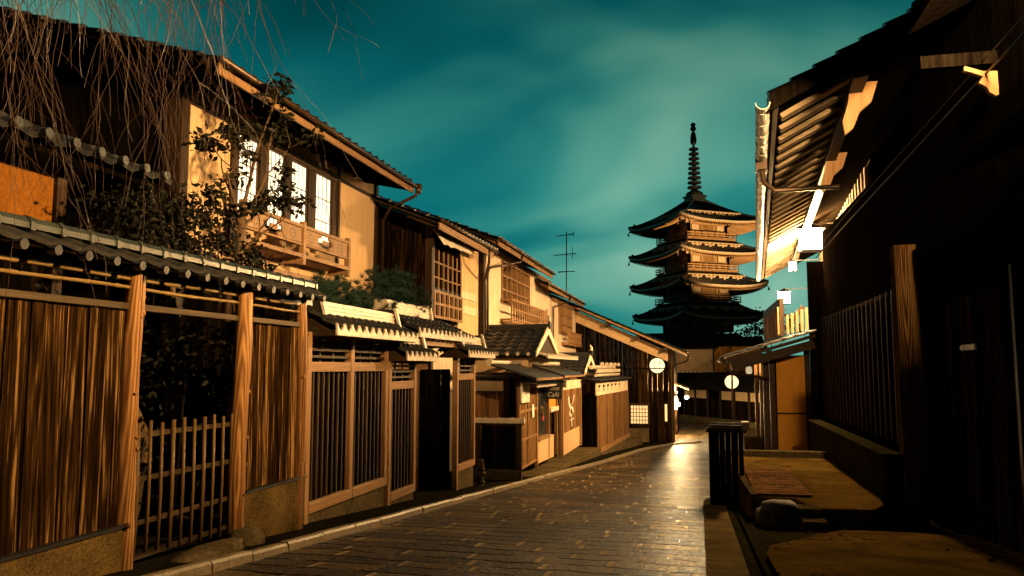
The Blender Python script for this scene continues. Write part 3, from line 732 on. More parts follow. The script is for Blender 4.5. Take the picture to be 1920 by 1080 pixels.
b = B(); roof_tiles(b, (xe, ra, ze), (xe, rc, ze), (-.62, 0, .30), .2, .2, .045, .02); roof_tiles(b, (xe - 1.24, ra, ze), (xe - 1.24, rc, ze), (.62, 0, .30), .2, .2, .045, .02); rf = obj('roof', b, 'tiletop', GW)
obj('roof_boards', B().prism([(xe - .02, ra, ze - .04), (xe - .62, ra, ze + .26), (xe - 1.22, ra, ze - .04), (xe - 1.22, ra, ze - .07), (xe - .02, ra, ze - .07)][::-1], (0, rc - ra, 0)), 'postx', GW)
b = B(); scallops(b, (xe, ra, ze - .07), (xe, rc, ze - .07), .2, .055, .14, (.022, 0, 0)); obj('eave_tiles', b, 'tilegrey', rf)
b = B(); noshi_ridge(xe - .62, ra + .1, rc - .9, ze + .28, 4, b, .13, .05); obj('ridge', b, 'tilegrey', rf)
b = B(); oni(b, xe - .62, rc - .88, ze + .22, ze + .52, .18); obj('ridge_end_tile', b, 'tilegrey', rf)
b = B()
for y in (10.8, 12.9): b.box(-4.55, xe - .05, y - .04, y + .04, ze - .17, ze - .08)
b.box(xe - .16, xe - .08, ra + .1, rc - .1, ze - .17, ze - .08)
for k in range(12): b.bar((xe - .03, ra + .15 + k * .23, ze - .1), (xe - .6, ra + .15 + k * .23, ze + .17), .03, .03)
obj('eave_rafters', b, 'frame', GW)

# pines over the fence
def pine(label, trunk, pads, seed):
    T = thing('pine_tree', label, 'tree', (trunk[0][0], trunk[0][1], gz(trunk[0][1])), 'garden pines'); q = random.Random(seed)
    b = B().tube(trunk, [.07 - .05 * i / (len(trunk) - 1) for i in range(len(trunk))], 8); nb = B()
    for (c, rx, rz, n) in pads:
        c = Vector(c); b.tube([Vector(trunk[-2]), (Vector(trunk[-2]) + c) / 2 + V(0, 0, .05), c], [.025, .015, .008], 6)
        for _ in range(int(n * 1.7)):
            a = q.uniform(0, 6.28); r = rx * math.sqrt(q.random()); p = c + V(math.cos(a) * r, math.sin(a) * r, q.gauss(0, rz))
            ax = V(q.gauss(0, .5), q.gauss(0, .5), 1).normalized()
            for k in range(34):
                d = (ax * q.uniform(.2, 1.0) + V(q.gauss(0, .6), q.gauss(0, .6), q.gauss(0, .3))).normalized(); L = q.uniform(.06, .12); w = d.orthogonal().normalized() * .0036
                nb.add([p - w, p + w, p + d * L], [(0, 1, 2)])
    obj('trunk', b, 'bark', T, smooth=True); obj('crown', nb, 'pine', T); return T
pine('pine tree spreading behind the double panelled fence section', [(-4.7, 9.3, gz(9.3)), (-4.68, 9.3, .8), (-4.6, 9.25, 1.5), (-4.55, 9.3, 1.85)],
     [((-4.45, 9.1, 1.85), .42, .08, 80), ((-4.4, 8.75, 1.72), .3, .07, 50), ((-4.55, 9.35, 2.02), .25, .07, 45), ((-4.4, 9.7, 1.78), .3, .07, 45)], 5)
pine('taller pine tree between the cream house and the dark gateway', [(-4.75, 11.2, gz(11.2)), (-4.7, 11.2, .8), (-4.72, 11.25, 1.7), (-4.65, 11.2, 2.2)],
     [((-4.6, 11.2, 2.1), .5, .12, 95), ((-4.5, 11.9, 2.0), .42, .10, 70), ((-4.6, 11.5, 2.35), .35, .10, 60), ((-4.55, 10.7, 1.9), .35, .1, 50)], 8)

# ------------------------------------------------------------------ house with plank end wall
H2 = thing('plank_end_house', 'narrow two storey house with dark plank end wall and latticed upper window', 'house', (-5.1, 16.4, gz(16.4)))
obj('end_wall', B().planks((-8, 14.7), (-5.12, 14.7), gz(15) - .2, 3.72, 14, .04, .006, .008), 'plankdim', H2)
b = B().box(-8, -5.36, 14.8, 19.0, gz(16) - .5, 3.55); obj('inner_wall', b, 'black', H2)
obj('gable_boards', B().prism([(-5.1, 14.72, 3.70), (-8, 14.72, 3.70), (-8, 14.72, 4.95), (-5.1, 14.72, 3.82)], (0, .05, 0)), 'plankdim', H2)
obj('corner_post', B().box(-5.14, -5.0, 14.66, 14.80, gz(15) - .2, 3.8), 'post', H2, bevel=.006)
obj('boarded_wall', B().planks((-5.06, 14.80), (-5.06, 16.75), 2.6, 3.75, 10, .03, .005, .004), 'plankdim', H2)
b = B(); b.box(-5.10, -5.02, 14.8, 16.75, 1.75, 1.98)
obj('lower_wall', B().box(-5.12, -5.04, 14.8, 16.75, gz(15) - .3, 1.72), 'white', H2)
wf = B()
for k in range(7): y = 14.84 + k * .31; wf.box(-5.035, -4.985, y - .03, y + .03, 1.98, 2.50)
for k in range(7): y = 14.84 + k * .31; wf.box(-5.035, -5.01, y - .012, y + .012, 2.50, 3.35)
for z in (1.98, 2.24, 2.48): wf.box(-5.03, -4.99, 14.8, 16.75, z, z + .05)
for z in (2.78, 3.08): wf.box(-5.034, -5.012, 14.8, 16.75, z, z + .022)
wd = obj('window_lattice', wf, 'frame', H2); obj('window_pane', B().box(-5.06, -5.045, 14.8, 16.75, 2.0, 2.6), 'glass', wd)
b.v = []; b.f = []; b.box(-5.06, -4.97, 14.8, 16.75, 1.72, 1.80); obj('sill', b, 'framey', H2)
b = B(); n = 10
vs = []
for i in range(n + 1):
    y = 14.55 + 2.2 * i / n; vs += [(-4.98, y, 3.74), (-4.72 + .015 * math.sin(i * 1.7), y, 3.36 + .02 * math.sin(i * 2.3) + .01 * i)]
b.add(vs, [(2 * i, 2 * i + 2, 2 * i + 3, 2 * i + 1) for i in range(n)]); o = obj('awning', b, 'cloth', H2); sm = o.modifiers.new('thick', 'SOLIDIFY'); sm.thickness = .01
obj('plaster_wall', B().box(-5.3, -5.12, 16.8, 18.5, 1.55, 3.8), 'cream', H2)
b = B().box(-5.118, -5.10, 16.8, 18.2, 2.55, 2.72); b.box(-5.118, -5.10, 16.8, 18.2, 2.22, 2.40); obj('plaster_band', b, 'white', H2)
obj('side_post', B().box(-5.12, -5.0, 18.5, 18.64, gz(18), 3.9), 'post', H2)
XE2, ZE2 = -4.62, 3.70
b = B(); roof_tiles(b, (XE2, 13.9, ZE2), (XE2, 18.3, ZE2 + .06), (-3.0, 0, 1.2), .26, .26, .035, .035); obj('roof', b, 'tile', H2)
obj('roof_boards', B().prism([(XE2 + .02, 13.95, ZE2 - .03), (XE2 + .02, 13.95, ZE2 - .06), (-7.6, 13.95, ZE2 + 1.12), (-7.6, 13.95, ZE2 + 1.16)], (0, 4.3, .06)), 'posty', H2)
obj('eave_fascia', B().box(XE2 + .0, XE2 + .03, 13.9, 17.9, ZE2 - .15, ZE2 - .02), 'framey', H2)
b = B()
for i in range(10): y = 14.1 + i * .44; b.bar((XE2 - .02, y, ZE2 - .09), (-5.3, y, ZE2 + .17), .05, .06)
obj('eave_rafters', b, 'postx', H2)
b = B().tube([(XE2 + .06, 13.9, ZE2 + .02), (XE2 + .06, 18.2, ZE2 + .02)], .03, 8); b.tube([(XE2 + .06, 17.4, ZE2), (XE2 + .02, 17.5, ZE2 - .3), (-5.0, 18.6, 3.1), (-5.0, 18.7, 1.4)], .03, 8); obj('gutter', b, 'copper', H2, smooth=True)
b = B(); eave_caps(b, (XE2 + .02, 13.95, ZE2 + .03), (XE2 + .02, 18.3, ZE2 + .09), .26, .035, (.04, 0, 0)); obj('tile_ends', b, 'tilegrey', H2)

# ------------------------------------------------------------------ white house with gridded window and balcony
def upper_house(name, label, xw, ya, yb, zb, zt, w0, w1, wz0, wz1, xe, ye0, ye1, ze, wallmat, bal, loc):
    T = thing(name, label, 'house', loc)
    b = B()
    b.box(xw - .15, xw, ya, w0, zb, zt); b.box(xw - .15, xw, w1, yb, zb, zt); b.box(xw - .15, xw, w0, w1, zb, wz0); b.box(xw - .15, xw, w0, w1, wz1, zt)
    obj('plaster_wall', b, wallmat, T)
    obj('lower_wall', B().box(xw - .6, xw - .151, ya, yb, gz(ya) - .5, zb + .5), 'plankdim', T)
    obj('end_wall', B().box(-9, xw - .15, ya, ya + .12, gz(ya) - .5, zt + .1), 'cream', T)
    wf = B(); W_ = w1 - w0
    for k in range(7): y = w0 + W_ * k / 6; wf.box(xw - .09, xw + .02 + .02 * (k % 3 == 0), y - .03, y + .03, wz0, wz1)
    for k in range(4): z = wz0 + (wz1 - wz0) * k / 3; wf.box(xw - .085, xw + .025, w0, w1, z - .025, z + .025)
    f = obj('window_frame', wf, 'frame', T)
    obj('window_pane', B().box(xw - .10, xw - .092, w0, w1, wz0, wz1), 'glass', f)
    if bal:
        b0, b1, bz0, bz1, xo = bal; bb = B()
        for z in (bz0, (bz0 + bz1) / 2, bz1): bb.box(xo - .02, xo + .02, b0, b1, z - .025, z + .025)
        n = max(5, round((b1 - b0) / .3))
        for k in range(n + 1): y = b0 + (b1 - b0) * k / n; bb.box(xo - .021, xo + .021, y - .022, y + .022, bz0 - .06, bz1 + (.09 if k in (0, n) else 0))
        for y in (b0, b1): bb.box(xw, xo, y - .02, y + .02, bz1 - .02, bz1 + .02); bb.box(xw, xo, y - .03, y + .03, bz0 - .05, bz0)
        bb.box(xw, xo, b0, b1, bz0 - .10, bz0 - .06)
        obj('balcony_rail', bb, 'frame', T)
    b = B(); roof_tiles(b, (xe, ye0, ze), (xe, ye1, ze), (-3.2, 0, 1.2), .27, .27, .04, .035); rf = obj('roof', b, 'tile', T)
    obj('roof_boards', B().prism([(xe + .02, ye0 + .04, ze - .03), (xe + .02, ye0 + .04, ze - .06), (-8, ye0 + .04, ze + 1.25), (-8, ye0 + .04, ze + 1.29)], (0, ye1 - ye0 - .08, 0)), 'posty', T)
    obj('eave_fascia', B().box(xe + .0, xe + .03, ye0, ye1 - .1, ze - .16, ze - .02), 'framey', T)
    b = B(); n = int((ye1 - ye0) / .45)
    for i in range(n): y = ye0 + .2 + i * .45; b.bar((xe - .02, y, ze - .09), (xw - .1, y, ze + .02 + .375 * (xe - xw)), .05, .06)
    obj('eave_rafters', b, 'frame', T)
    obj('eave_beam', B().box(xw - .02, xw + .06, ya, yb, zt - .18, zt - .05), 'framey', T)
    b = B(); eave_caps(b, (xe + .02, ye0, ze + .035), (xe + .02, ye1, ze + .035), .27, .04, (.045, 0, 0)); obj('tile_ends', b, 'tilegrey', rf)
    return T
H3 = upper_house('white_house', 'white plaster house with gridded upper window and lattice balcony rail', -5.0, 18.75, 27.4, 1.6, 4.05, 20.3, 23.8, 2.70, 3.82, -4.5, 17.9, 25.1, 4.0, 'white', (20.2, 25.2, 2.28, 2.78, -4.7), (-5, 23, gz(23)))
b = B().tube([(-4.42, 17.85, 3.98), (-4.42, 25.1, 3.98)], .035, 8); b.tube([(-4.42, 20.3, 3.95), (-4.45, 20.2, 3.75), (-4.95, 18.9, 3.45), (-4.96, 18.75, 3.3), (-4.96, 18.75, 1.3)], .03, 8); obj('gutter', b, 'copper', H3, smooth=True)
H4 = upper_house('small_cream_house', 'small pale house with narrow upper window and short lattice rail beside the dark wooden house', -4.95, 27.5, 33.6, 1.2, 3.52, 28.8, 31.9, 2.25, 3.35, -4.55, 24.6, 32.6, 3.62, 'white', (29.5, 33.4, 1.95, 2.35, -4.7), (-5, 30, gz(30)))
b = B().tube([(-4.47, 24.6, 3.6), (-4.47, 32.6, 3.6)], .035, 8); b.tube([(-4.47, 28.6, 3.58), (-4.5, 28.5, 3.4), (-4.9, 27.5, 3.1), (-4.9, 27.4, 1.2)], .03, 8); obj('gutter', b, 'copper', H4, smooth=True)

# TV antenna
AN = thing('tv_antenna', 'tall thin television antenna on the rooftops against the sky', 'antenna', (-4.9, 30, 3.9))
obj('mast', B().tube([(-4.84, 30, 3.6), (-4.82, 30, 6.2)], .022, 6), 'iron', AN)
b = B().tube([(-5.2, 29.9, 6.02), (-4.55, 30.1, 6.12)], .018, 5)
for k in range(4): b.tube([(-4.72 + k * .05, 30.05 - .15, 6.06 + .02 * k), (-4.72 + k * .05, 30.05 + .25, 6.10 + .02 * k)], .012, 4); 
b.tube([(-4.57, 30.1, 6.0), (-4.57, 30.1, 6.22)], .014, 4); obj('top_boom', b, 'iron', AN)
b = B().tube([(-5.3, 30, 5.30), (-4.45, 30, 5.36)], .014, 5)
for k in range(9): b.tube([(-5.28 + k * .1, 29.8, 5.30), (-5.28 + k * .1, 30.2, 5.31)], .010, 4)
b.tube([(-4.6, 30, 5.15), (-4.6, 30, 5.6)], .014, 4); obj('middle_boom', b, 'iron', AN)
b = B().tube([(-5.15, 30, 4.66), (-4.5, 30, 4.66)], .018, 5)
for k in range(4): b.tube([(-5.12 + k * .05, 29.85, 4.6 + .02 * k), (-5.12 + k * .05, 30.2, 4.66)], .012, 4)
obj('lower_boom', b, 'iron', AN)

# ------------------------------------------------------------------ dark wooden house with round window
H5 = thing('dark_wooden_house', 'tall black boarded gable house with a glowing round window', 'house', (-3, 33, gz(33)))
YG = 33.0; xr_, xl_ = -1.08, -6.2
def vz(x): return 1.62 + (-.62 - x) * .44 + .0     # verge height
# boarded gable (one board run per metre follows the slope)
b = B(); x = xl_
while x < xr_ - .01:
    w = min(rng.uniform(.16, .24), xr_ - x); j = rng.uniform(-.008, .008)
    b.prism([(x, YG + j, gz(33) - .05), (x + w - .006, YG + j, gz(33) - .05), (x + w - .006, YG + j, vz(x + w) - .62), (x, YG + j, vz(x) - .62)], (0, .03, 0)); x += w
obj('boarded_wall', b, 'plankdim', H5)
obj('side_wall', B().box(xr_ - .08, xr_, YG + .04, 37, gz(33) - .05, 1.1), 'plankdim', H5)
obj('gable_band', B().prism([(xl_, YG + .01, vz(xl_) - .64), (xr_ - .12, YG + .01, vz(xr_) - .60), (xr_ - .12, YG + .01, vz(xr_) - .14), (xl_, YG + .01, vz(xl_) - .10)], (0, .05, 0)), 'cream', H5)
b = B().prism([(xl_, YG - .7, vz(xl_)), (-.45, YG - .7, vz(-.45)), (-.45, YG - .7, vz(-.45) - .05), (xl_, YG - .7, vz(xl_) - .05)], (0, 6, 0)); obj('roof_boards', b, 'postx', H5)
b = B(); roof_tiles(b, (-.40, YG - .75, vz(-.4) + .05), (-.40, YG + 5, vz(-.4) + .05), (-5.8, 0, 5.8 * .44), .27, .27, .035, .04); obj('roof', b, 'tile', H5)
obj('verge_board', B().prism([(xl_, YG - .74, vz(xl_) + .03), (-.42, YG - .74, vz(-.42) + .03), (-.42, YG - .74, vz(-.42) - .05), (xl_, YG - .74, vz(xl_) - .05)], (0, .04, 0)), 'frame', H5)
b = B()
for x in (-3.55, -2.35, -1.3): b.box(x - .06, x + .06, YG - .6, YG + .02, vz(x) - .22, vz(x) - .06)
obj('purlin', b, 'post', H5)
b = B().tube([(-.35, YG - .8, vz(-.4) - .03), (-.35, YG + 5, vz(-.4) - .03)], .05, 8); b.tube([(-.38, YG - .5, vz(-.4) - .08), (-.45, YG - .4, vz(-.4) - .25), (-1.0, YG - .05, 1.1), (-1.02, YG - .05, -.3)], .035, 8); obj('gutter', b, 'copper', H5, smooth=True)
obj('corner_post', B().box(xr_ - .02, xr_ + .10, YG - .04, YG + .08, gz(33) - .05, 1.45), 'post', H5)
obj('string_course', B().box(xl_, xr_ - .02, YG - .03, YG - .004, .965, 1.0), 'black', H5)
rw = obj('round_window', B().disc((-1.63, YG - .006, 1.10), (0, 1, 0), .30, .02, 40), 'round', H5)
b = B()
for k in (-.10, .10): b.box(-1.63 + k - .006, -1.63 + k + .006, YG - .03, YG - .018, .83, 1.37); b.box(-1.90, -1.36, YG - .031, YG - .019, 1.10 + k - .006, 1.10 + k + .006)
obj('window_bars', b, 'black', rw)
b = B(); n = 40
for k in range(n):
    t0, t1 = 2 * math.pi * k / n, 2 * math.pi * (k + 1) / n
    P = lambda r, t: (-1.63 + r * math.cos(t), YG - .04, 1.10 + r * math.sin(t))
    b.prism([P(.30, t0), P(.33, t0), P(.33, t1), P(.30, t1)], (0, .03, 0))
obj('window_ring', b, 'black', rw)
sw = obj('square_window', B().box(-2.72, -2.03, YG - .014, YG - .004, -1.24, -.50), 'shojidim', H5)
b = B()
for k in range(7): x = -2.72 + .69 * k / 6; b.box(x - .012, x + .012, YG - .035, YG - .016, -1.24, -.5)
for k in range(6): z = -1.24 + .74 * k / 5; b.box(-2.72, -2.03, YG - .034, YG - .017, z - .012, z + .012)
b.box(-2.80, -1.93, YG - .07, YG - .004, -.49, -.42); b.box(-2.80, -2.73, YG - .05, YG - .003, -1.26, -.49); b.box(-2.02, -1.95, YG - .05, YG - .003, -1.26, -.49)
obj('window_lattice', b, 'post', sw)
obj('slit_window', B().box(-1.36, -1.27, YG - .016, YG - .004, -1.12, -.45), 'shojidim', H5)
obj('plinth', B().box(-2.85, -2.0, YG - .08, YG - .005, gz(33) - .05, -1.42), 'conc', H5)

# ------------------------------------------------------------------ shop front row (low buildings in front of the white house)
BF = thing('black_screen_fence', 'low black boarded screen with a rounded tile cap beside the stacked stones', 'fence', (-3.9, 15.5, gz(15.5)))
obj('plank_panel', B().planks((-4.22, 15.5), (-3.5, 15.5), -.97, -.12, 7, .03, .004, .004), 'black', BF)
for x in (-4.30, -3.45): obj('post', B().box(x - .06, x + .05, 15.45, 15.55, -1.2, -.10), 'post', BF)
obj('rail', B().box(-4.36, -3.4, 15.46, 15.56, -.13, -.08), 'postx', BF)
obj('concrete_base', B().box(-4.34, -3.42, 15.43, 15.57, -1.3, -.975), 'conc', BF)
b = B().tube([(-4.45, 15.5, -.03), (-3.38, 15.5, -.03)], .05, 12)
for k in range(4): x = -4.42 + k * .27; b.tube([(x, 15.5, -.03), (x + .04, 15.5, -.03)], .062, 12)
b.box(-4.45, -3.38, 15.42, 15.58, -.078, -.045); obj('tile_cap', b, 'tilegrey', BF, smooth=False)
b = B().disc((-3.36, 15.5, -.03), (1, 0, 0), .066, .03, 14); obj('cap_end', b, 'tilegrey', BF)
b = B(); q = random.Random(4); z = gz(13.95)
ST = thing('stacked_stones', 'little tower of stacked round stones at the end of the cypress fence', 'stones', (-3.8, 14.0, gz(14.0)))
for k in range(7):
    h = .036; x, y = -3.82 + q.uniform(-.015, .015), 14.0 + q.uniform(-.02, .02)
    b = B(); z += h; n = 10
    prof = [(.02, -h), (.06, -h * .9), (.08 - .003 * k, -h * .3), (.08 - .003 * k, h * .3), (.055, h * .9), (.02, h)]
    b.lathe(prof, (x, y, z), 10); obj('stone', b, 'conc', ST, smooth=True); z += h

SH = thing('cafe_shopfront', 'low wooden cafe front with sliding door, show window and small gabled tile roofs', 'shop', (-4, 19, gz(19)))
xs = -3.5
obj('plank_wall', B().planks((-5.0, 17), (-4.13, 17), -1.1, .48, 8, .03, .005, .006), 'warmplank', SH)
obj('side_post', B().box(-4.12, -4.0, 16.95, 17.07, -1.2, .85), 'post', SH)
obj('header_board', B().box(-5.0, -4.13, 16.93, 16.99, .5, .72), 'cloth', SH)
obj('wall_cap', B().prism([(-5.1, 16.9, .80), (-3.9, 16.9, .80), (-3.9, 16.9, .84), (-5.1, 16.9, .84)], (0, 1, .05)), 'tile', SH)
obj('inner_wall', B().box(-5.2, -3.75, 17.05, 25, -1.8, .9), 'post', SH)
# door
d1 = B(); d1.box(xs - .06, xs - .02, 15.75, 17.5, -1.03, .62); DR = obj('door', d1, 'warmplank', SH)
b = B()
for y in (15.75, 16.6, 17.5): b.box(xs - .02, xs + .01, y - .035, y + .035, -1.03, .62)
for z in (-1.0, -.45, .12, .6): b.box(xs - .02, xs + .006, 15.785, 17.465, z - .025, z + .025)
obj('door_frame', b, 'frame', DR)
obj('nameplate', B().box(xs + .002, xs + .012, 16.95, 17.15, -.05, .22), 'paper', DR)
# show window and breast wall
obj('window_pane', B().box(xs - .08, xs - .06, 17.55, 19.4, -.6, .55), 'glass', SH)
b = B()
for y in (17.56, 18.95, 20.1, 20.75): b.box(xs - .06, xs + .01, y - .04, y + .04, -1.15, .66)
b.box(xs - .06, xs + .005, 17.6, 20.7, .60, .68); b.box(xs - .06, xs + .03, 17.6, 19.0, -.62, -.56); obj('window_frame', b, 'frame', SH)
obj('breast_wall', B().prism([(xs, 17.6, -1.1), (xs, 19.6, -1.15), (xs, 19.6, -.62), (xs, 17.6, -.62)], (-.08, 0, 0)), 'cream', SH)
obj('upper_wall', B().box(xs - .07, xs - .03, 19.02, 20.08, .05, .60), 'ochre', SH)
obj('counter', B().box(xs - .07, xs + .05, 19.02, 20.08, -.05, .05), 'white', SH)
obj('doorway', B().box(xs - .4, xs - .38, 19.6, 20.7, -1.2, -.06), 'ink', SH)
b = B(); b.box(xs - .12, xs - .02, 20.80, 24.2, -1.3, -.72); obj('panel_base', b, 'cream', SH)
for y in (20.82, 24.15): obj('panel_post', B().box(xs - .08, xs + .04, y - .06, y + .06, -1.3, .70), 'frame', SH)
obj('panel_beam', B().box(xs - .08, xs + .03, 20.88, 24.09, .42, .66), 'white', SH)
PB = obj('sign_panel', B().planks((xs - .02, 20.90), (xs - .02, 24.05), -.72, .42, 9, .03, .005, .004), 'warmplank', SH)
# emblem: flowing brushed white mark
b = B()
def stroke(b, pts, w, x): 
    for (a, c) in zip(pts, pts[1:]): b.bar((x, a[0], a[1]), (x, c[0], c[1]), .008, w, up=(1, 0, 0)) if False else b.prism([(x, a[0] - w / 2, a[1] - w / 6), (x, c[0] - w / 2, c[1] - w / 6), (x, c[0] + w / 2, c[1] + w / 6), (x, a[0] + w / 2, a[1] + w / 6)], (.008, 0, 0))
xe_ = xs + .002
stroke(b, [(21.9, .20), (22.0, .02), (22.25, -.1), (22.6, -.12)], .16, xe_); stroke(b, [(22.9, .22), (22.75, .05), (22.5, -.02)], .2, xe_)
stroke(b, [(22.2, -.16), (22.1, -.26), (22.4, -.34), (22.75, -.24), (22.6, -.14)], .15, xe_); stroke(b, [(22.45, -.40), (22.45, -.62)], .12, xe_); stroke(b, [(22.2, -.44), (22.8, -.42)], .08, xe_)
obj('emblem', b, 'whitepaint', PB)
# pent roofs over door and window
b = B()
for (y0, y1, x, z, dx) in ((15.2, 18.3, -3.05, .78, .9), (18.2, 21.4, -3.0, .80, .8)):
    b.prism([(x, y0, z), (x - dx, y0, z + .26), (x - dx, y0, z + .30), (x, y0, z + .04)], (0, y1 - y0, 0))
obj('pent_roof', b, 'tiletop', SH)
b = B(); b.box(-3.06, -3.02, 15.2, 18.3, .76, .80); b.box(-3.01, -2.97, 18.2, 21.4, .78, .82); obj('pent_edge', b, 'frame', SH)
b = B(); scallops(b, (-3.25, 16.2, .60), (-3.25, 18.9, .60), .27, .06, .13, (.02, 0, 0)); b.box(-3.5, -3.25, 16.2, 18.9, .67, .69); obj('tile_fringe', b, 'tilegrey', SH)
# small upper gabled roofs, ridge toward the street
def gable_roof(xr, xl, yc, half, zr, ze, name):
    b = B(); A = (xl, yc - half, ze); Bq = (xr, yc - half, ze)
    roof_tiles(b, A, Bq, (0, half, zr - ze), .24, .22, .035, .025); roof_tiles(b, (xl, yc + half, ze), (xr, yc + half, ze), (0, -half, zr - ze), .24, .22, .035, .025)
    r = obj(name, b, 'tile', SH)
    b = B().prism([(xr, yc - half, ze - .06), (xr, yc + half, ze - .06), (xr, yc, zr - .06)], (xl - xr, 0, 0)); obj('roof_boards', b, 'post', r)
    b = B()
    for s in (-1, 1):
        b.prism([(xr + .02, yc + s * half, ze - .02), (xr + .02, yc + s * half, ze + .09), (xr + .02, yc, zr + .06), (xr + .02, yc, zr - .13)], (.03, 0, 0))
    obj('bargeboard', b, 'white', r)
    b = B().tube([(xl, yc, zr + .05), (xr + .05, yc, zr + .05)], .06, 10); b.box(xl, xr, yc - .06, yc + .06, zr - .02, zr + .02); b.disc((xr + .07, yc, zr + .08), (1, 0, 0), .10, .05, 14); obj('ridge', b, 'tile', r)
    b = B().tube([(xr + .06, yc, zr + .15), (xr + .06, yc, zr + .26), (xr + .02, yc, zr + .34)], [.05, .04, .015], 8); obj('finial', b, 'tilegrey', r)
    b = B(); eave_caps(b, (xl, yc - half - .02, ze + .03), (xr, yc - half - .02, ze + .03), .24, .04, (0, -.04, 0)); obj('tile_ends', b, 'tilegrey', r)
    return r
gable_roof(-3.55, -5.0, 19.0, 1.45, 1.95, 1.28, 'gabled_roof')
gable_roof(-3.3, -4.6, 24.9, 1.3, 1.38, .82, 'gabled_roof')
obj('gable_wall', B().box(-5.0, -3.75, 17.75, 20.2, .9, 1.26), 'cream', SH); obj('gable_wall', B().box(-4.5, -3.55, 23.8, 26.0, .5, .80), 'cream', SH)
b = B(); scallops(b, (-3.35, 17.9, 1.22), (-3.35, 22.6, 1.22), .25, .05, .11, (.03, 0, 0)); b.prism([(-3.35, 17.9, 1.30), (-3.8, 17.9, 1.42), (-3.8, 17.9, 1.38), (-3.35, 17.9, 1.26)], (0, 4.7, 0)); obj('lower_eave_tiles', b, 'tilegrey', SH)
b = B().tube([(-4.3, 16.6, 1.12), (-3.35, 19.5, 1.1)], .045, 10); b.disc((-4.33, 16.52, 1.12), (-.3, -1, 0), .085, .05, 14); obj('ridge_cap', b, 'tilegrey', SH)

b = B().box(xs + .02, xs + .05, 15.75, 16.5, .30, .70); nt = tag(rebase(obj('paper_notice', b, 'paper'), (xs + .03, 16.1, .30)), 'white paper notice with dark brush writing pinned by the cafe door', 'notice')
b = B(); q = random.Random(5)
for k in range(4):
    y = 15.86 + k * .15; z = .64
    while z > .42:
        h = q.uniform(.015, .035); b.box(xs + .051, xs + .053, y - .012, y + .012, z - h, z); z -= h + .012
b.disc((xs + .052, 16.2, .40), (1, 0, 0), .022, .004, 10); b.disc((xs + .052, 16.35, .37), (1, 0, 0), .016, .004, 10); b.disc((xs + .052, 16.2, .34), (1, 0, 0), .016, .004, 10)
o = obj('brush_writing', b, 'ink'); 
for v in o.data.vertices: v.co -= nt.location
o.parent = nt
SG = thing('hanging_sign', 'black hanging sign with two lines of white script above the cafe window', 'sign', (-3.2, 18.6, .25))
obj('board', B().box(-3.58, -3.12, 18.57, 18.61, .28, .64), 'ink', SG, bevel=.004)
def text(parent, s, size, loc, rot, mat, name='lettering'):
    cu = bpy.data.curves.new(name, 'FONT'); cu.body = s; cu.size = size; cu.extrude = .002; cu.align_x = 'CENTER'; cu.align_y = 'CENTER'; cu.shear = .3
    o = bpy.data.objects.new(name, cu); o.location = Vector(loc) - parent.location; o.rotation_euler = rot; cu.materials.append(M[mat]); COL.objects.link(o); o.parent = parent; return o
def _mesh_text(o):
    bpy.context.view_layer.update(); me = bpy.data.meshes.new_from_object(o.evaluated_get(bpy.context.evaluated_depsgraph_get())); n = bpy.data.objects.new('lettering', me); n.location = o.location; n.rotation_euler = o.rotation_euler; p = o.parent; bpy.data.objects.remove(o); COL.objects.link(n); n.parent = p
_mesh_text(text(SG, 'Yume', .15, (-3.36, 18.565, .53), (R(90), 0, 0), 'whitepaint')); _mesh_text(text(SG, 'Café', .15, (-3.33, 18.565, .38), (R(90), 0, 0), 'whitepaint'))
obj('bracket', B().box(-3.56, -3.0, 18.58, 18.60, .68, .70), 'iron', SG)
b = B(); 
for k in range(14): t = k * 2 * math.pi / 14; b.tube([(xs + .06, 17.75 + .10 * math.cos(t), .05 + .10 * math.sin(t)), (xs + .07, 17.75 + .10 * math.cos(t + .45), .05 + .10 * math.sin(t + .45))], .035, 6)
wr = thing('wreath', 'round dried wreath with a red tag hanging beside the cafe window', 'wreath', (xs + .06, 17.75, -.1)); obj('ring', b, 'bambooz', wr); obj('ornament', B().disc((xs + .09, 17.75, -.12), (1, 0, 0), .06, .03, 12), 'red', wr)

# plank yard fence with white band, and two concrete ramps
PF = thing('yard_fence', 'tall warm plank fence with a white pierced band along its top', 'fence', (-2.8, 28, gz(28)))
pA, pB = V(-3.0, 24.3, 0), V(-2.62, 30.6, 0)
def al(t, dx=0): p = pA.lerp(pB, t); return (p.x + dx, p.y)
obj('plank_panel', B().planks(al(0), al(1), -1.50, .16, 16, .035, .008, .006), 'warmplank', PF)
b = B()
for k in range(8):
    t0, t1 = k / 8, (k + 1) / 8; a0, a1 = al(t0), al(t1)
    if k < 6:
        b.prism([(a0[0], a0[1], .17), (a1[0], a1[1], .17), (a1[0], a1[1], .27), (a0[0], a0[1], .27)], (-.05, 0, 0)); b.prism([(a0[0], a0[1], .48), (a1[0], a1[1], .48), (a1[0], a1[1], .56), (a0[0], a0[1], .56)], (-.05, 0, 0))
        m_ = al(t0 + .03); b.prism([(a0[0], a0[1], .27), (m_[0], m_[1], .27), (m_[0], m_[1], .48), (a0[0], a0[1], .48)], (-.05, 0, 0)); 
        m2 = al(t0 + .085); m3 = al(t0 + .125); b.prism([(m2[0], m2[1], .27), (m3[0], m3[1], .27), (m3[0], m3[1], .40), (m2[0], m2[1], .40)], (-.05, 0, 0))
    else: b.prism([(a0[0], a0[1], .17), (a1[0], a1[1], .17), (a1[0], a1[1], .56), (a0[0], a0[1], .56)], (-.05, 0, 0))
obj('pierced_band', b, 'white', PF)
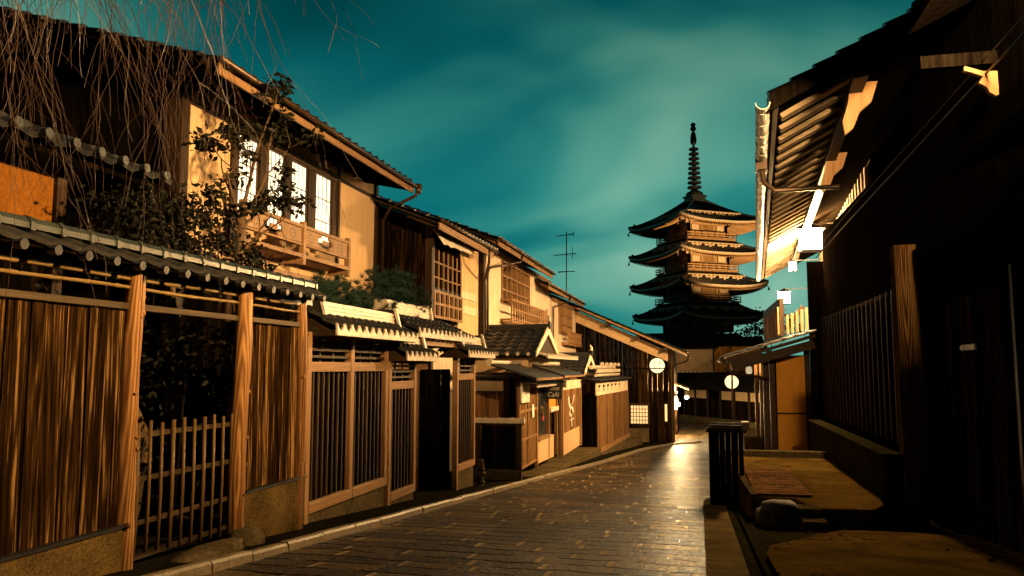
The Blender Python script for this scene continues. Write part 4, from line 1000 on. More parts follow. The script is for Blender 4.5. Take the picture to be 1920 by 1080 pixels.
b = B().prism([(pA.x + .12, pA.y - .1, .60), (pB.x + .15, pB.y + .3, .60), (pB.x - .5, pB.y + .3, .68), (pA.x - .5, pA.y - .1, .68)], (0, 0, .05)); obj('cap', b, 'tiletop', PF)
b = B(); scallops(b, (-2.95, 23.8, .86), (-2.75, 28.8, .86), .25, .05, .11, (.03, 0, 0)); b.tube([(-3.15, 24.0, 1.02), (-2.95, 29.0, 1.02)], .06, 10); b.tube([(-3.0, 24.0, .78), (-2.8, 29.0, .78)], .05, 8)
for k in range(5): b.disc((-2.9 + .03 * k, 24.8 + k, 1.12), (0, 1, .2), .06, .06, 10)
obj('coping_tiles', b, 'tilegrey', PF)
obj('side_wall', B().planks((-3.5, 24.25), (-3.02, 24.25), -1.5, .14, 4, .03), 'black', PF)
obj('base_board', B().prism([(pA.x + .02, pA.y, -1.56), (pB.x + .02, pB.y, -1.56), (pB.x + .02, pB.y, -1.42), (pA.x + .02, pA.y, -1.42)], (.04, 0, 0)), 'framey', PF)
def ramp(name, p0, p1, zt0, zt1, xb, label):
    b = B(); n = 10; vs = []
    for i in range(n + 1):
        t = i / n; x = p0[0] + (p1[0] - p0[0]) * t; y = p0[1] + (p1[1] - p0[1]) * t; z = zt0 + (zt1 - zt0) * t; g = gz(y)
        vs += [(x, y, g - .05), (x, y, z - .02), (x - .02, y, z), (xb, y, z)]
    b.add(vs, [(4 * i + k, 4 * i + k + 1, 4 * i + 4 + k + 1, 4 * i + 4 + k) for i in range(n) for k in range(3)] + [(4 * n, 4 * n + 1, 4 * n + 2, 4 * n + 3), (3, 2, 1, 0)])
    b.box(p1[0] - .6, p1[0] - .002, p1[1] - .002, p1[1] + .01, gz(p1[1]) - .05, zt1 - .01)
    return tag(rebase(obj(name, b, 'conc'), (p0[0], p0[1], gz(p0[1]))), label, 'ramp')
ramp('concrete_ramp', (-3.22, 15.3), (-2.86, 23.9), -1.20, -1.33, -4.2, 'concrete ramp in front of the cafe door and sign panel')
ramp('concrete_ramp', (-2.84, 24.1), (-2.12, 31.0), -1.55, -1.58, -3.4, 'concrete ledge along the foot of the warm plank yard fence')

# ------------------------------------------------------------------ far end of the street
NH = thing('corner_house', 'narrow pale house corner with a small lit eave behind the dark wooden house', 'house', (-1.2, 38, gz(38)))
obj('wall', B().box(-2.5, -1.06, 38.0, 41, gz(38) - .1, 1.9), 'white', NH)
obj('lower_wall', B().box(-2.5, -1.0, 37.9, 41, gz(38) - .1, -.1), 'plankdim', NH)
b = B().prism([(-.45, 37.3, -.02), (-1.4, 37.3, .36), (-1.4, 37.3, .42), (-.45, 37.3, .05)], (0, 3, 0)); obj('eave', b, 'rafter', NH)
obj('window', B().box(-1.15, -1.0, 37.86, 37.89, -.9, -.3), 'shojidim', NH)

FW = thing('far_shop_wall', 'far dark boarded shop wall with a row of pale panels under its tile eave', 'building', (1.4, 45, gz(45)))
p0, p1 = V(-.9, 50, 0), V(4.6, 40, 0)
def fl(t, o=0): p = p0.lerp(p1, t); return p.x - .87 * o, p.y - .48 * o
obj('boarded_wall', B().planks(fl(0), fl(1), gz(45) - .1, -.75, 40, .05, .01, .01), 'plankdim', FW)
for k in range(8):
    if k in (2,): continue
    a0, a1 = fl(k / 8 + .012, .03), fl((k + 1) / 8 - .012, .03)
    obj('pale_panel', B().prism([(*a0, -.74), (*a1, -.74), (*a1, -.28), (*a0, -.28)], (.05, .03, 0)), 'cream', FW)
b = B()
for k in range(9): a0, a1 = fl(max(0, k / 8 - .008), .05), fl(min(1, k / 8 + .008), .05); b.prism([(*a0, gz(45)), (*a1, gz(45)), (*a1, -.2), (*a0, -.2)], (.06, .03, 0))
obj('timber_frame', b, 'post', FW)
obj('inner_wall', B().prism([(*fl(0, -.1), gz(45) - .1), (*fl(1, -.1), gz(45) - .1), (*fl(1, -.1), 0), (*fl(0, -.1), 0)], (.2, .1, 0)), 'black', FW)
b = B(); A, Bq = fl(-.02, .7), fl(1.02, .7); roof_tiles(b, (*A, -.22), (*Bq, -.22), (1.9, 1.05, .95), .3, .3, .04, .04); obj('roof', b, 'blackroof', FW)
obj('stone_base', B().prism([(*fl(0, .35), gz(48) - .1), (*fl(.9, .35), gz(42) - .1), (*fl(.9, .35), gz(42) + .3), (*fl(0, .35), gz(48) + .3)], (.25, .14, 0)), 'conc', FW)

CW = thing('far_plaster_house', 'far house with a broad pale plaster gable below the pagoda', 'house', (-.3, 60, gz(60)))
obj('plaster_wall', B().box(-4, 1.0, 60, 60.3, .7, 2.35), 'cream', CW); obj('lower_wall', B().box(-4.2, 3.5, 60.05, 66, gz(60) - .2, .7), 'black', CW)
obj('roof', B().prism([(-4.6, 59.5, 2.38), (1.4, 59.5, 2.38), (1.4, 64, 3.6), (-4.6, 64, 3.6)], (0, 0, .12)), 'blackroof', CW)
b = B(); roof_tiles(b, (-4.4, 58.6, .25), (3.4, 58.6, .25), (0, 1.4, .45), .3, .3, .04, .03); obj('pent_roof', b, 'blackroof', CW)
obj('eave_board', B().box(-4.2, 1.05, 59.85, 59.98, .62, .72), 'whitepaint', CW)
OW = thing('far_ochre_house', 'far ochre lit house wall right of the pale gable', 'house', (2.5, 62, gz(62)))
obj('wall', B().box(1.15, 4.5, 62, 65, gz(62) - .2, 2.6), 'ochre', OW); obj('roof', B().prism([(.9, 61.6, 2.6), (4.8, 61.6, 2.6), (4.8, 64, 3.3), (.9, 64, 3.3)], (0, 0, .1)), 'blackroof', OW)
SP = thing('sapling', 'thin leafy sapling lit orange at the far street corner', 'tree', (1.25, 56, gz(56)))
b = B(); tips = []; q = random.Random(2); limb(b, (1.25, 56, gz(56)), (0, 0, 1), 2.6, .05, 3, tips, q, .3, .3); obj('trunk', b, 'bark', SP, smooth=True); b = B(); leaves(b, tips, 14, .12, .14, q); obj('crown', b, 'leaf', SP)

def street_tree(name, label, base, h, spread, n, seed, mat='leafdim', sz=.35):
    T = thing(name, label, 'tree', base, 'dark trees below the pagoda'); q = random.Random(seed); b = B(); tips = []
    b.tube([base, (base[0], base[1], base[2] + h * .45)], [.25, .16], 8)
    for k in range(5): limb(b, (base[0], base[1], base[2] + h * (.3 + .04 * k)), (q.gauss(0, 1), q.gauss(0, 1), .8), h * .42, .1, 2, tips, q)
    tips = [V(base[0] + (t.x - base[0]) * spread, t.y, t.z) for t in tips]
    obj('trunk', b, 'bark', T, smooth=True); b = B(); leaves(b, tips, n, sz, h * .06, q); obj('crown', b, mat, T)
street_tree('roadside_tree', 'dark round tree under the left side of the pagoda', (-6.5, 92, gz(92)), 6.2, 1.0, 26, 31)
street_tree('roadside_tree', 'dark spreading tree in front of the pagoda base', (.5, 88, gz(88)), 6.4, 1.2, 26, 32)
street_tree('roadside_tree', 'broad dark tree under the right side of the pagoda', (6.2, 84, gz(84)), 6.8, 1.1, 26, 33)

# ------------------------------------------------------------------ pagoda
PG = thing('pagoda', 'five storey wooden pagoda with floodlit right face and tall bronze spire', 'pagoda', (-.2, 129, gz(129)))
PC = V(.0, 129, 0); ANG = math.atan2(-.98, -.2)
def pc(R_, k, z, a=0): t = ANG + a + k * math.pi / 2; return PC + V(R_ * math.cos(t), R_ * math.sin(t), z)
def sq(R_, z): return [pc(R_, k, z) for k in range(4)]
ZE_ = [4.3, 9.2, 14.0, 18.9, 23.75]       # eave corner heights
RE = [10.4, 10.5, 10.9, 11.0, 11.0]; RB = [5.6, 5.3, 5.1, 4.9, 4.7]
body = None
for s in range(5):
    ze, re, rb = ZE_[s], RE[s], RB[s]; zf = gz(129) if s == 0 else ZE_[s - 1] + 2.2; zt = ze + 1.0
    b = B(); P0, P1 = sq(rb, zf), sq(rb, zt); b.add(P0 + P1, [(k, (k + 1) % 4, 4 + (k + 1) % 4, 4 + k) for k in range(4)] + [(7, 6, 5, 4)])
    obj('storey_wall', b, 'warmplank', PG)
    # wall posts and pale panels
    b = B(); w_ = B()
    for k in range(4):
        a, c = pc(rb + .05, k, 0), pc(rb + .05, k + 1, 0)
        for i in range(4): p = a.lerp(c, i / 3); b.bar((p.x, p.y, zf), (p.x, p.y, ze - .4), .38, .38)
        b.bar(a + V(0, 0, zf + .9), c + V(0, 0, zf + .9), .2, .25); b.bar(a + V(0, 0, ze - .5), c + V(0, 0, ze - .5), .3, .3)
        n_ = (a + c - 2 * V(PC.x, PC.y, 0)); n_.z = 0; n_.normalize()
        for i in (0, 2):
            p, q_ = a.lerp(c, i / 3 + .07) + n_ * .03, a.lerp(c, i / 3 + .26) + n_ * .03
            w_.prism([p + V(0, 0, zf + 1.1), q_ + V(0, 0, zf + 1.1), q_ + V(0, 0, ze - .7), p + V(0, 0, ze - .7)], n_ * .03)
    obj('wall_posts', b, 'frame', PG); obj('wall_panels', w_, 'rafter', PG)
    # bracket clusters stepping outward under the eaves
    b = B()
    for k in range(4):
        a, c = pc(rb, k, 0), pc(rb, k + 1, 0); e_ = (c - a).normalized(); n_ = (a + c) / 2 - V(PC.x, PC.y, 0); n_.z = 0; n_.normalize()
        for i in range(4):
            p = a.lerp(c, i / 3)
            for t in range(3):
                o_ = n_ * (.35 + t * .75); z = ze - .35 + t * .42
                b.bar(p + V(0, 0, z), p + o_ + n_ * .3 + V(0, 0, z), .28, .24)
                b.bar(p + o_ - e_ * .85 + V(0, 0, z + .22), p + o_ + e_ * .85 + V(0, 0, z + .22), .24, .20)
                for u in (-.75, 0, .75): c_ = p + o_ + e_ * u + V(0, 0, z + .40); b.bar(c_ - V(0, 0, .09), c_ + V(0, 0, .09), .34, .34, up=(n_.x, n_.y, 0))
        for t in range(3):
            o_ = n_ * (.35 + t * .75); z = ze + .10 + t * .42; b.bar(a + o_ - e_ * (.3 + t * .6) + V(0, 0, z + .1), c + o_ + e_ * (.3 + t * .6) + V(0, 0, z + .1), .16, .18)
    obj('eave_brackets', b, 'rafter', PG)
    # curved roof
    rt = RB[s + 1] + .3 if s < 4 else 1.6; ztop = ze + (1.95 if s < 4 else 3.55)
    NU, NV = 30, 12
    def surf(k, u, v, dz=0, rr=re):
        curl = (abs(2 * u - 1) ** 3) * .85 * (1 - v) ** 2
        R_ = rr + (rt - rr) * v; z = ze - .85 + (ztop - ze + .85) * (v ** 1.25) + curl
        return pc(R_, k, 0).lerp(pc(R_, k + 1, 0), u) + V(0, 0, z + dz)
    b = B()
    for k in range(4):
        vs = [surf(k, i / (NU * 2), j / NV, .09 * (i % 2)) for j in range(NV + 1) for i in range(NU * 2 + 1)]; w = NU * 2 + 1
        b.add(vs, [(j * w + i, j * w + i + 1, (j + 1) * w + i + 1, (j + 1) * w + i) for j in range(NV) for i in range(w - 1)])
    rf = obj('roof', b, 'tile', PG)
    b = B()
    for k in range(4):
        b.tube([surf(k, 0, v / 8, .16) for v in range(9)], .22, 6); b.tube([surf(k, 0, .12, .3), surf(k, 0, .10, .55)], .2, 6)
    obj('hip_ridges', b, 'tile', rf)
    b = B(); f_ = B()
    for k in range(4):
        for i in range(NU):
            u0, u1 = i / NU, (i + 1) / NU
            vs = [surf(k, u0, 0, .02), surf(k, u1, 0, .02), surf(k, u1, 0, -.20), surf(k, u0, 0, -.20)]; b.prism(vs, (pc(1, k, 0, math.pi / 4) - V(PC.x, PC.y, 0)) * -.25)
        for i in range(48): f_.disc(surf(k, (i + .5) / 48, 0, .08), pc(1, k, 0, math.pi / 4) - V(PC.x, PC.y, 0), .13, .1, 6)
    obj('eave_edge', b, 'frame', rf); obj('tile_ends', f_, 'tilegrey', rf)
    b = B()
    for k in range(4):
        for i in range(34):
            u = (i + .5) / 34; p = surf(k, u, 0, -.5); q_ = surf(k, min(.98, max(.02, .5 + (u - .5) * 1.0)), .42, -.25); q_.z = p.z + .9; b.bar(p, q_, .14, .2)
    obj('eave_rafters', b, 'frame', rf)
    b = B()
    for k in range(4):
        vs = []
        for i in range(13):
            u = i / 12; vs += [surf(k, u, .02, -.30), pc(rb, k, 0).lerp(pc(rb, k + 1, 0), u) + V(0, 0, ze + 1.0)]
        b.add(vs, [(2 * i, 2 * i + 2, 2 * i + 3, 2 * i + 1) for i in range(12)])
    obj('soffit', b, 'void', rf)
    # wind bells
    b = B()
    for k in range(4): p = surf(k, 0, 0, -.45); b.tube([p, p - V(0, 0, .3), p - V(0, 0, .32), p - V(0, 0, .75)], [.02, .02, .12, .18], 6)
    obj('wind_bells', b, 'iron', rf)
    if s in (1, 2, 3):
        b = B(); rr = RB[s + 1] + 1.6; z0 = ze + 1.75
        for k in range(4):
            for dz in (.25, .6, .95): b.bar(pc(rr, k, z0 + dz), pc(rr, k + 1, z0 + dz), .12, .12)
            for i in range(9): p = pc(rr, k, z0).lerp(pc(rr, k + 1, z0), i / 8); b.bar(p, p + V(0, 0, 1.05), .12, .12)
            b.prism([pc(rr, k, z0), pc(rr, k + 1, z0), pc(RB[s + 1], k + 1, z0), pc(RB[s + 1], k, z0)], (0, 0, .12))
        obj('railing', b, 'frame', PG)
zs = ZE_[4] + 2.2
b = B(); zt = ZE_[4] + 3.2
for k in range(1):
    b.add(sq(1.7, zt) + sq(1.7, zt + 1.3), [(k, (k + 1) % 4, 4 + (k + 1) % 4, 4 + k) for k in range(4)] + [(4, 5, 6, 7)]); b.add(sq(1.95, zt + 1.1) + sq(1.95, zt + 1.35), [(k, (k + 1) % 4, 4 + (k + 1) % 4, 4 + k) for k in range(4)] + [(4, 5, 6, 7), (3, 2, 1, 0)])
SPb = obj('spire_base', b, 'iron', PG)
z = zt + 1.35; prof = [(1.5, 0), (1.3, .5), (.8, .8), (.5, 1.0)]
zz_ = 1.0; H_ = 40.3 - z
prof += [(.22, 1.1)]
for k in range(9):
    a = 1.2 + k * .78; rr = 1.12 - .045 * k
    prof += [(.32, a), (rr, a + .08), (rr, a + .34), (.32, a + .42)]
a = 1.2 + 9 * .78
prof += [(.15, a), (.14, a + .2)]
b = B().lathe(prof, (PC.x, PC.y, z), 16)
L0 = z + a + .2; top = 40.4
b.lathe([(.3, 0), (.5, .3), (.5, 1.0), (.36, 1.9), (.2, 2.0), (.2, top - L0 - 1.5), (.42, top - L0 - 1.3), (.5, top - L0 - 1.0), (.3, top - L0 - .7), (.44, top - L0 - .4), (.28, top - L0 - .15), (.02, top - L0)], (PC.x, PC.y, L0), 12)
obj('spire', b, 'iron', PG, smooth=False)

# ------------------------------------------------------------------ RIGHT: near dark house
HA = thing('dark_street_house', 'very dark boarded house filling the right edge with a tall grained corner post', 'house', (2.8, 8, gz(8)))
xa = 2.7
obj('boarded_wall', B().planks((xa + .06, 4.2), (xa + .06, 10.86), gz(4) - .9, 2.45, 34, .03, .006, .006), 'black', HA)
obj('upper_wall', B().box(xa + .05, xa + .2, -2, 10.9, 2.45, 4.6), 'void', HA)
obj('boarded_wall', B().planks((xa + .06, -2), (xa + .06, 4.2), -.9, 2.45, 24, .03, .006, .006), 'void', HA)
obj('plinth', B().prism([(xa + .02, -2, -.1), (xa + .02, 8.0, gz(8) - .1), (xa + .02, 8.0, gz(8) + .28), (xa + .02, -2, .42)], (.1, 0, 0)), 'mossy', HA)
obj('corner_post', B().box(2.44, 2.70, 10.85, 11.09, -.95, 2.55), wood('grained corner post wood', (.014, .007, .003), (.055, .030, .012), (.16, .095, .04), matte=True, rings=.12, rough=.45, vary=.1), HA, bevel=.012)
DRr = obj('door', B().planks((xa + .02, 7.6), (xa + .02, 9.9), -.72, 1.75, 9, .025, .004, .004), 'plankdim', HA)
obj('door_post', B().box(xa - .03, xa + .05, 7.72, 7.78, -.72, 1.9), 'post', DRr)
b = B().prism([(xa - .006, 9.30, 1.21), (xa - .006, 9.24, 1.238), (xa - .006, 8.90, 1.238), (xa - .006, 8.90, 1.182), (xa - .006, 9.24, 1.182)][::-1], (-.012, 0, 0)); b.box(xa - .028, xa - .006, 8.80, 8.89, 1.18, 1.24); b.disc((xa - .02, 9.16, 1.21), (1, 0, 0), .014, .012, 10)
obj('latch', b, 'whitepaint', DRr)
obj('pent_roof', B().prism([(1.95, -2, 2.52), (xa + .05, -2, 2.85), (xa + .05, -2, 2.91), (1.95, -2, 2.58)], (0, 9.0, 0)), 'blackroof', HA)
obj('eave_beam', B().box(xa - .06, xa + .05, -2, 10.8, 2.34, 2.46), 'void', HA)
b = B(); roof_tiles(b, (1.98, -3, 4.22), (1.98, 8.0, 4.22), (4, 0, 2.0), .27, .27, .035, .035); obj('roof', b, 'blackroof', HA)
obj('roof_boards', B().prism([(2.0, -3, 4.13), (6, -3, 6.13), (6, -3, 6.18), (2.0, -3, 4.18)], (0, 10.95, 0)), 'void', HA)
for y in (7.95, 4.9):
    b = B(); yb = y; X_ = xa + .04
    b.prism([(X_, yb, 3.50), (X_, yb, 3.72), (X_ - .12, yb, 3.73), (X_ - .27, yb, 3.79), (X_ - .28, yb, 3.75), (X_ - .12, yb, 3.68), (X_ - .16, yb, 3.62), (X_ - .10, yb, 3.58), (X_ - .07, yb, 3.52), (X_ - .03, yb, 3.49)][::-1], (0, .06, 0)); obj('carved_bracket', b, 'frame', HA)
    obj('bracket_arm', B().box(2.1, xa + .05, y + .01, y + .11, 3.80, 3.92), 'void', HA)
# battened wall beyond the post
obj('end_wall', B().box(2.60, 3.4, 20.24, 20.34, -1.2, 3.55), 'void', HA)
obj('battened_wall', B().box(xa + .16, xa + .26, 11.1, 20.2, -.95, 2.6), 'void', HA)
b = B()
for k in range(2, 24): y = 11.3 + k * .37; b.box(xa + .10, xa + .158, y - .03, y + .03, -.1, 2.15)
obj('wall_battens', b, 'post', HA); obj('upper_side_wall', B().box(xa + .2, xa + .3, 11.0, 19.8, 2.6, 4.12), 'void', HA)
LW = B().prism([(2.21, 10.9, -.95), (2.43, 10.9, -.95), (2.43, 10.9, -.14), (2.21, 10.9, -.14)], (0, 6.8, 0))
lw = thing('low_stone_wall', 'long low dark stone wall with a pale capping beside the grained corner post', 'wall', (2.3, 15, -.95)); obj('wall', LW, 'mossy', lw, bevel=.01)
obj('capping', B().box(2.18, 2.435, 10.87, 17.75, -.138, -.06), 'mossy', lw, bevel=.015)

obj('added_light_baffle', B().box(1.95, 2.745, 3.4, 5.66, 3.64, 3.67), 'void', HA)  # added baffle out of view, cuts the near lamp's light on fence and road
obj('added_side_baffle', B().box(2.67, 2.745, 5.14, 5.17, 3.3, 4.40), 'void', HA)  # added upright baffle, keeps the near lamp's light off the house wall
# house with pale rafters and lamps
HB = thing('raftered_house', 'tall house with deep eaves, pale exposed rafters and a pale gutter over the street', 'house', (.9, 9.75, -.8))
L = 19.8; zr = 5.0      # local: x into the house, y along, z from -.8
b = B(); roof_tiles(b, (0, 0, zr + .06), (0, L, zr + .06), (4.2, 0, 4.2 * .52), .27, .3, .03, .04); obj('roof', b, 'tile', HB, local=True)
obj('roof_boards', B().prism([(.03, .06, zr), (4.2, .06, zr + 2.17), (4.2, .06, zr + 2.12), (.03, .06, zr - .05)], (0, L - .1, 0)), 'void', HB, local=True)
obj('verge_board', B().prism([(.0, .0, zr + .05), (4.2, .0, zr + 2.23), (4.2, .0, zr + 1.98), (.0, .0, zr - .14)], (0, .05, 0)), 'void', HB, local=True)
n = 36
for i in range(n):
    y = .55 + i * .53; obj('rafter', B().bar((.14, y, zr - .075), (.98, y, zr - .075 + .84 * .52), .19, .06), 'eaverafter', HB, local=True)
obj('eave_fascia', B().box(.04, .10, .1, L - .1, zr - .075, zr - .0), 'framey', HB, local=True)
obj('purlin', B().box(.96, 1.12, .2, L - .3, zr + .22, zr + .42), 'posty', HB, local=True)
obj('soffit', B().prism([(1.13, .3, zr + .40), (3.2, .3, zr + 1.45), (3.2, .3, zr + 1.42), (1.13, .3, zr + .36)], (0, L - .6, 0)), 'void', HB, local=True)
for y in (.75, 4.2): obj('carved_bracket', B().prism([(.98, y, zr + .35), (1.3, y, zr + .35), (1.22, y, zr + .1), (1.08, y, zr - .02), (1.0, y, zr - .22), (.9, y, zr - .30), (.88, y, zr - .12), (.95, y, zr + .1)], (0, .08, 0)), 'frame', HB, local=True)
for a, c in ((-.05, 2.55), (2.75, L + .1)):
    b = B(); m_ = 10; 
    for k in range(m_):
        t0, t1 = math.pi + math.pi * k / m_, math.pi + math.pi * (k + 1) / m_; P = lambda t, r, y: (-.08 + r * math.cos(t), y, zr - .05 + r * math.sin(t))
        b.prism([P(t0, .085, a), P(t1, .085, a), P(t1, .078, a), P(t0, .078, a)], (0, c - a, 0))
    for k in range(int((c - a) / .5)): b.tube([(-.08 + .089 * math.cos(math.pi * (1 + j / 8)), a + .2 + k * .5, zr - .05 + .089 * math.sin(math.pi * (1 + j / 8))) for j in range(9)], .005, 4)
    obj('gutter', b, 'gutter', HB, local=True)
b = B().box(-.17, .0, 2.52, 2.78, zr - .24, zr + .02); b.tube([(-.08, 2.65, zr - .24), (-.05, 2.65, zr - .42), (.1, 2.65, zr - .55), (1.0, 2.65, zr - .55)], .04, 8); obj('downpipe', b, 'copper', HB, local=True, bevel=.004)
obj('upper_wall', B().box(1.95, 2.1, 6.5, L - .3, 3.0, zr + 1.0), 'post', HB, local=True)
obj('lower_wall', B().box(1.95, 2.05, 10.4, L - .3, -1.2, 3.0), 'black', HB, local=True)
b = B()
for k in range(24): b.box(1.88, 1.948, 6.8 + k * .5, 6.98 + k * .5, 4.3, 5.7)
obj('window_slats', b, 'rafter', HB, local=True)
HB.rotation_euler = (0, 0, -math.atan(.0665))

# lamps
def lantern(label, c, w, h, mat, wall_x, group='warm wall lamps along the right hand houses', name='wall_lamp'):
    T = thing(name, label, 'lamp', (c[0], c[1], c[2] - h / 2), group); x, y, z = c
    obj('glass', B().box(x - w / 2, x + w / 2, y - w / 2, y + w / 2, z - h / 2, z + h / 2), mat, T)
    b = B()
    for sx in (-1, 1):
        for sy in (-1, 1): b.box(x + sx * (w / 2 + .012) - .008, x + sx * (w / 2 + .012) + .008, y + sy * (w / 2 + .012) - .008, y + sy * (w / 2 + .012) + .008, z - h / 2 - .02, z + h / 2 + .02)
    b.box(x - w / 2 - .02, x + w / 2 + .02, y - w / 2 - .02, y + w / 2 + .02, z - h / 2 - .03, z - h / 2 - .01)
    obj('cage', b, 'iron', T)
    b = B().add([(x - w * .7, y - w * .7, z + h / 2 + .01), (x + w * .7, y - w * .7, z + h / 2 + .01), (x + w * .7, y + w * .7, z + h / 2 + .01), (x - w * .7, y + w * .7, z + h / 2 + .01), (x, y, z + h / 2 + w * .45)], [(0, 1, 4), (1, 2, 4), (2, 3, 4), (3, 0, 4), (3, 2, 1, 0)]); obj('hood', b, 'iron', T)
    obj('bracket', B().bar((x, y, z + h / 2 + w * .4), (wall_x, y, z + h / 2 + w * .4), .025, .025), 'iron', T)
    return T
lantern('large blazing box lamp under the raftered eave, nearest of the right hand lamps', (2.80, 21.0, 4.18), .46, .48, 'lampbig', 3.6)
lantern('small bright lamp high under the far end of the raftered eave', (2.80, 25.0, 4.02), .18, .22, 'lampsmall', 3.9)
lantern('bright lamp below the end of the raftered eave beside the pagoda', (2.85, 28.2, 3.35), .32, .36, 'lampmid', 4.1)
lantern('wall lamp under the eave of the very dark boarded house, out of the picture', (2.62, 4.6, 4.02), .24, .28, 'lampnear', 2.75)

# lean-to house with ochre wall
HC = thing('lean_to_house', 'low lean-to with ochre plaster wall and sloping tile edged roof', 'house', (2, 20.2, -.9))
obj('ochre_wall', B().box(1.80, 2.44, 20.1, 20.2, -.05, 1.30), 'ochre', HC); obj('lower_panel', B().box(1.80, 2.44, 20.11, 20.22, -1.1, -.085), 'ochre', HC)
obj('wall_rail', B().box(1.78, 2.46, 20.06, 20.2, -.085, -.05), 'postx', HC)
for x in (1.70, 1.55): obj('post', B().box(x - .06, x + .06, 20.05, 20.17, -1.2, 1.25), 'post', HC)
obj('post', B().box(2.44, 2.56, 20.04, 20.2, -1.1, 1.6), 'post', HC)
obj('side_wall', B().box(1.74, 1.82, 20.2, 24, -1.4, 1.4), 'black', HC)
b = B().prism([(.66, 19.4, 1.20), (2.62, 19.4, 1.78), (2.62, 19.4, 1.70), (.66, 19.4, 1.12)], (0, 4.5, 0)); obj('roof_boards', b, 'postx', HC)
b = B(); roof_tiles(b, (.60, 19.35, 1.26), (.60, 24, 1.26), (2.05, 0, .60), .27, .27, .03, .03); obj('roof', b, 'tile', HC)
b = B()
for k in range(6):
    t0, t1 = k / 6, (k + .93) / 6; b.prism([(.62 + 2.0 * t0, 19.33, 1.25 + .59 * t0 + .02), (.62 + 2.0 * t1, 19.33, 1.25 + .59 * t1 + .02), (.62 + 2.0 * t1, 19.33, 1.25 + .59 * t1 - .015), (.62 + 2.0 * t0, 19.33, 1.25 + .59 * t0 - .015)], (0, .08, 0))
obj('verge_tiles', b, 'tilegreen', HC)
obj('verge_beam', B().bar((.75, 19.55, 1.03), (2.6, 19.55, 1.55), .12, .2), 'postx', HC)
b = B().tube([(.58, 19.3, 1.20), (.58, 24, 1.20)], .06, 8); b.tube([(.58, 19.5, 1.16), (.60, 19.5, 1.0), (.76, 19.55, .90), (1.6, 19.9, .74)], .035, 8); b.tube([(.76, 19.55, .9), (.75, 19.55, .3), (.75, 19.55, gz(19.6) - .05)], .022, 8); obj('gutter', b, 'copper', HC, smooth=True)
FH = thing('lit_entrance', 'bright timber entrance posts on a stone step beyond the lean-to', 'entrance', (1.8, 24.5, gz(24.5)))
for x in (1.66, 1.80): obj('post', B().box(x - .045, x + .045, 25.0, 25.1, -1.2, 1.15), 'frame', FH)
obj('step', B().box(1.27, 1.85, 24.4, 25.2, gz(25) - .1, -1.02), 'conc', FH, bevel=.01)
obj('upper_wall', B().box(2.30, 2.42, 24.0, 30, 1.9, 3.0), 'post', FH)
b = B()
for k in range(10): b.box(2.24, 2.298, 24.1 + k * .55, 24.28 + k * .55, 1.95, 2.75)
obj('upper_slats', b, 'frame', FH)
b = B().bar((2.45, 24.1, 2.1), (2.95, 24.1, 2.75), .08, .12); obj('brace', b, 'post', FH)
b = B()
for k in range(5): b.box(2.45 + k * .13, 2.52 + k * .13, 23.85, 23.95, 1.95 + .03 * k, 2.5 + .05 * k)
obj('upright_slats', b, 'frame', FH)
EL = thing('entrance_lantern', 'small lit hanging lantern by the bright entrance posts', 'lantern', (1.45, 24.3, .85))
b = B().lathe([(.05, 0), (.08, .02), (.09, .12), (.07, .2), (.03, .22)], (1.42, 24.3, .83), 10); obj('paper', b, 'lampdim', EL); obj('cap', B().lathe([(.10, 0), (.06, .04), (.01, .1)], (1.42, 24.3, 1.05), 10), 'iron', EL)
RS = thing('round_sign', 'round white sign disc hanging behind the lean-to downpipe', 'sign', (1.02, 27, .4))
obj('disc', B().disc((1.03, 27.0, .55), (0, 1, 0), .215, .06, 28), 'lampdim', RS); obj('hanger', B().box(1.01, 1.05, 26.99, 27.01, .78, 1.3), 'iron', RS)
b = B()
for k in range(28):
    t0, t1 = 2 * math.pi * k / 28, 2 * math.pi * (k + 1) / 28; P = lambda r, t: (1.03 + r * math.cos(t), 26.96, .55 + r * math.sin(t)); b.prism([P(.215, t0), P(.23, t0), P(.23, t1), P(.215, t1)], (0, .08, 0))
obj('rim', b, 'iron', RS)

# stall-like roofed fence end by the gutter
SF = thing('roofed_fence_end', 'short dark wooden fence end with a little tiled roof at the road edge', 'fence', (.4, 12.4, gz(12.4)))
obj('post', B().box(.12, .27, 12.3, 12.5, gz(12.4) - .1, .06), 'black', SF, bevel=.008)
obj('panel', B().planks((.27, 12.42), (.62, 12.42), gz(12.4) - .1, .06, 4, .03), 'black', SF)
obj('beam', B().box(.08, .66, 12.25, 12.55, .06, .09), 'postx', SF)
b = B()
for k in range(3): b.box(.10 + .03 * k, .62, 12.28 + .06 * k, 12.52 - .03 * k, .092 + .035 * k, .122 + .035 * k)
obj('roof', b, 'tiletop', SF, bevel=.006); obj('roof_end', B().box(.60, .70, 12.24, 12.56, .10, .215), 'tilegrey', SF, bevel=.008)

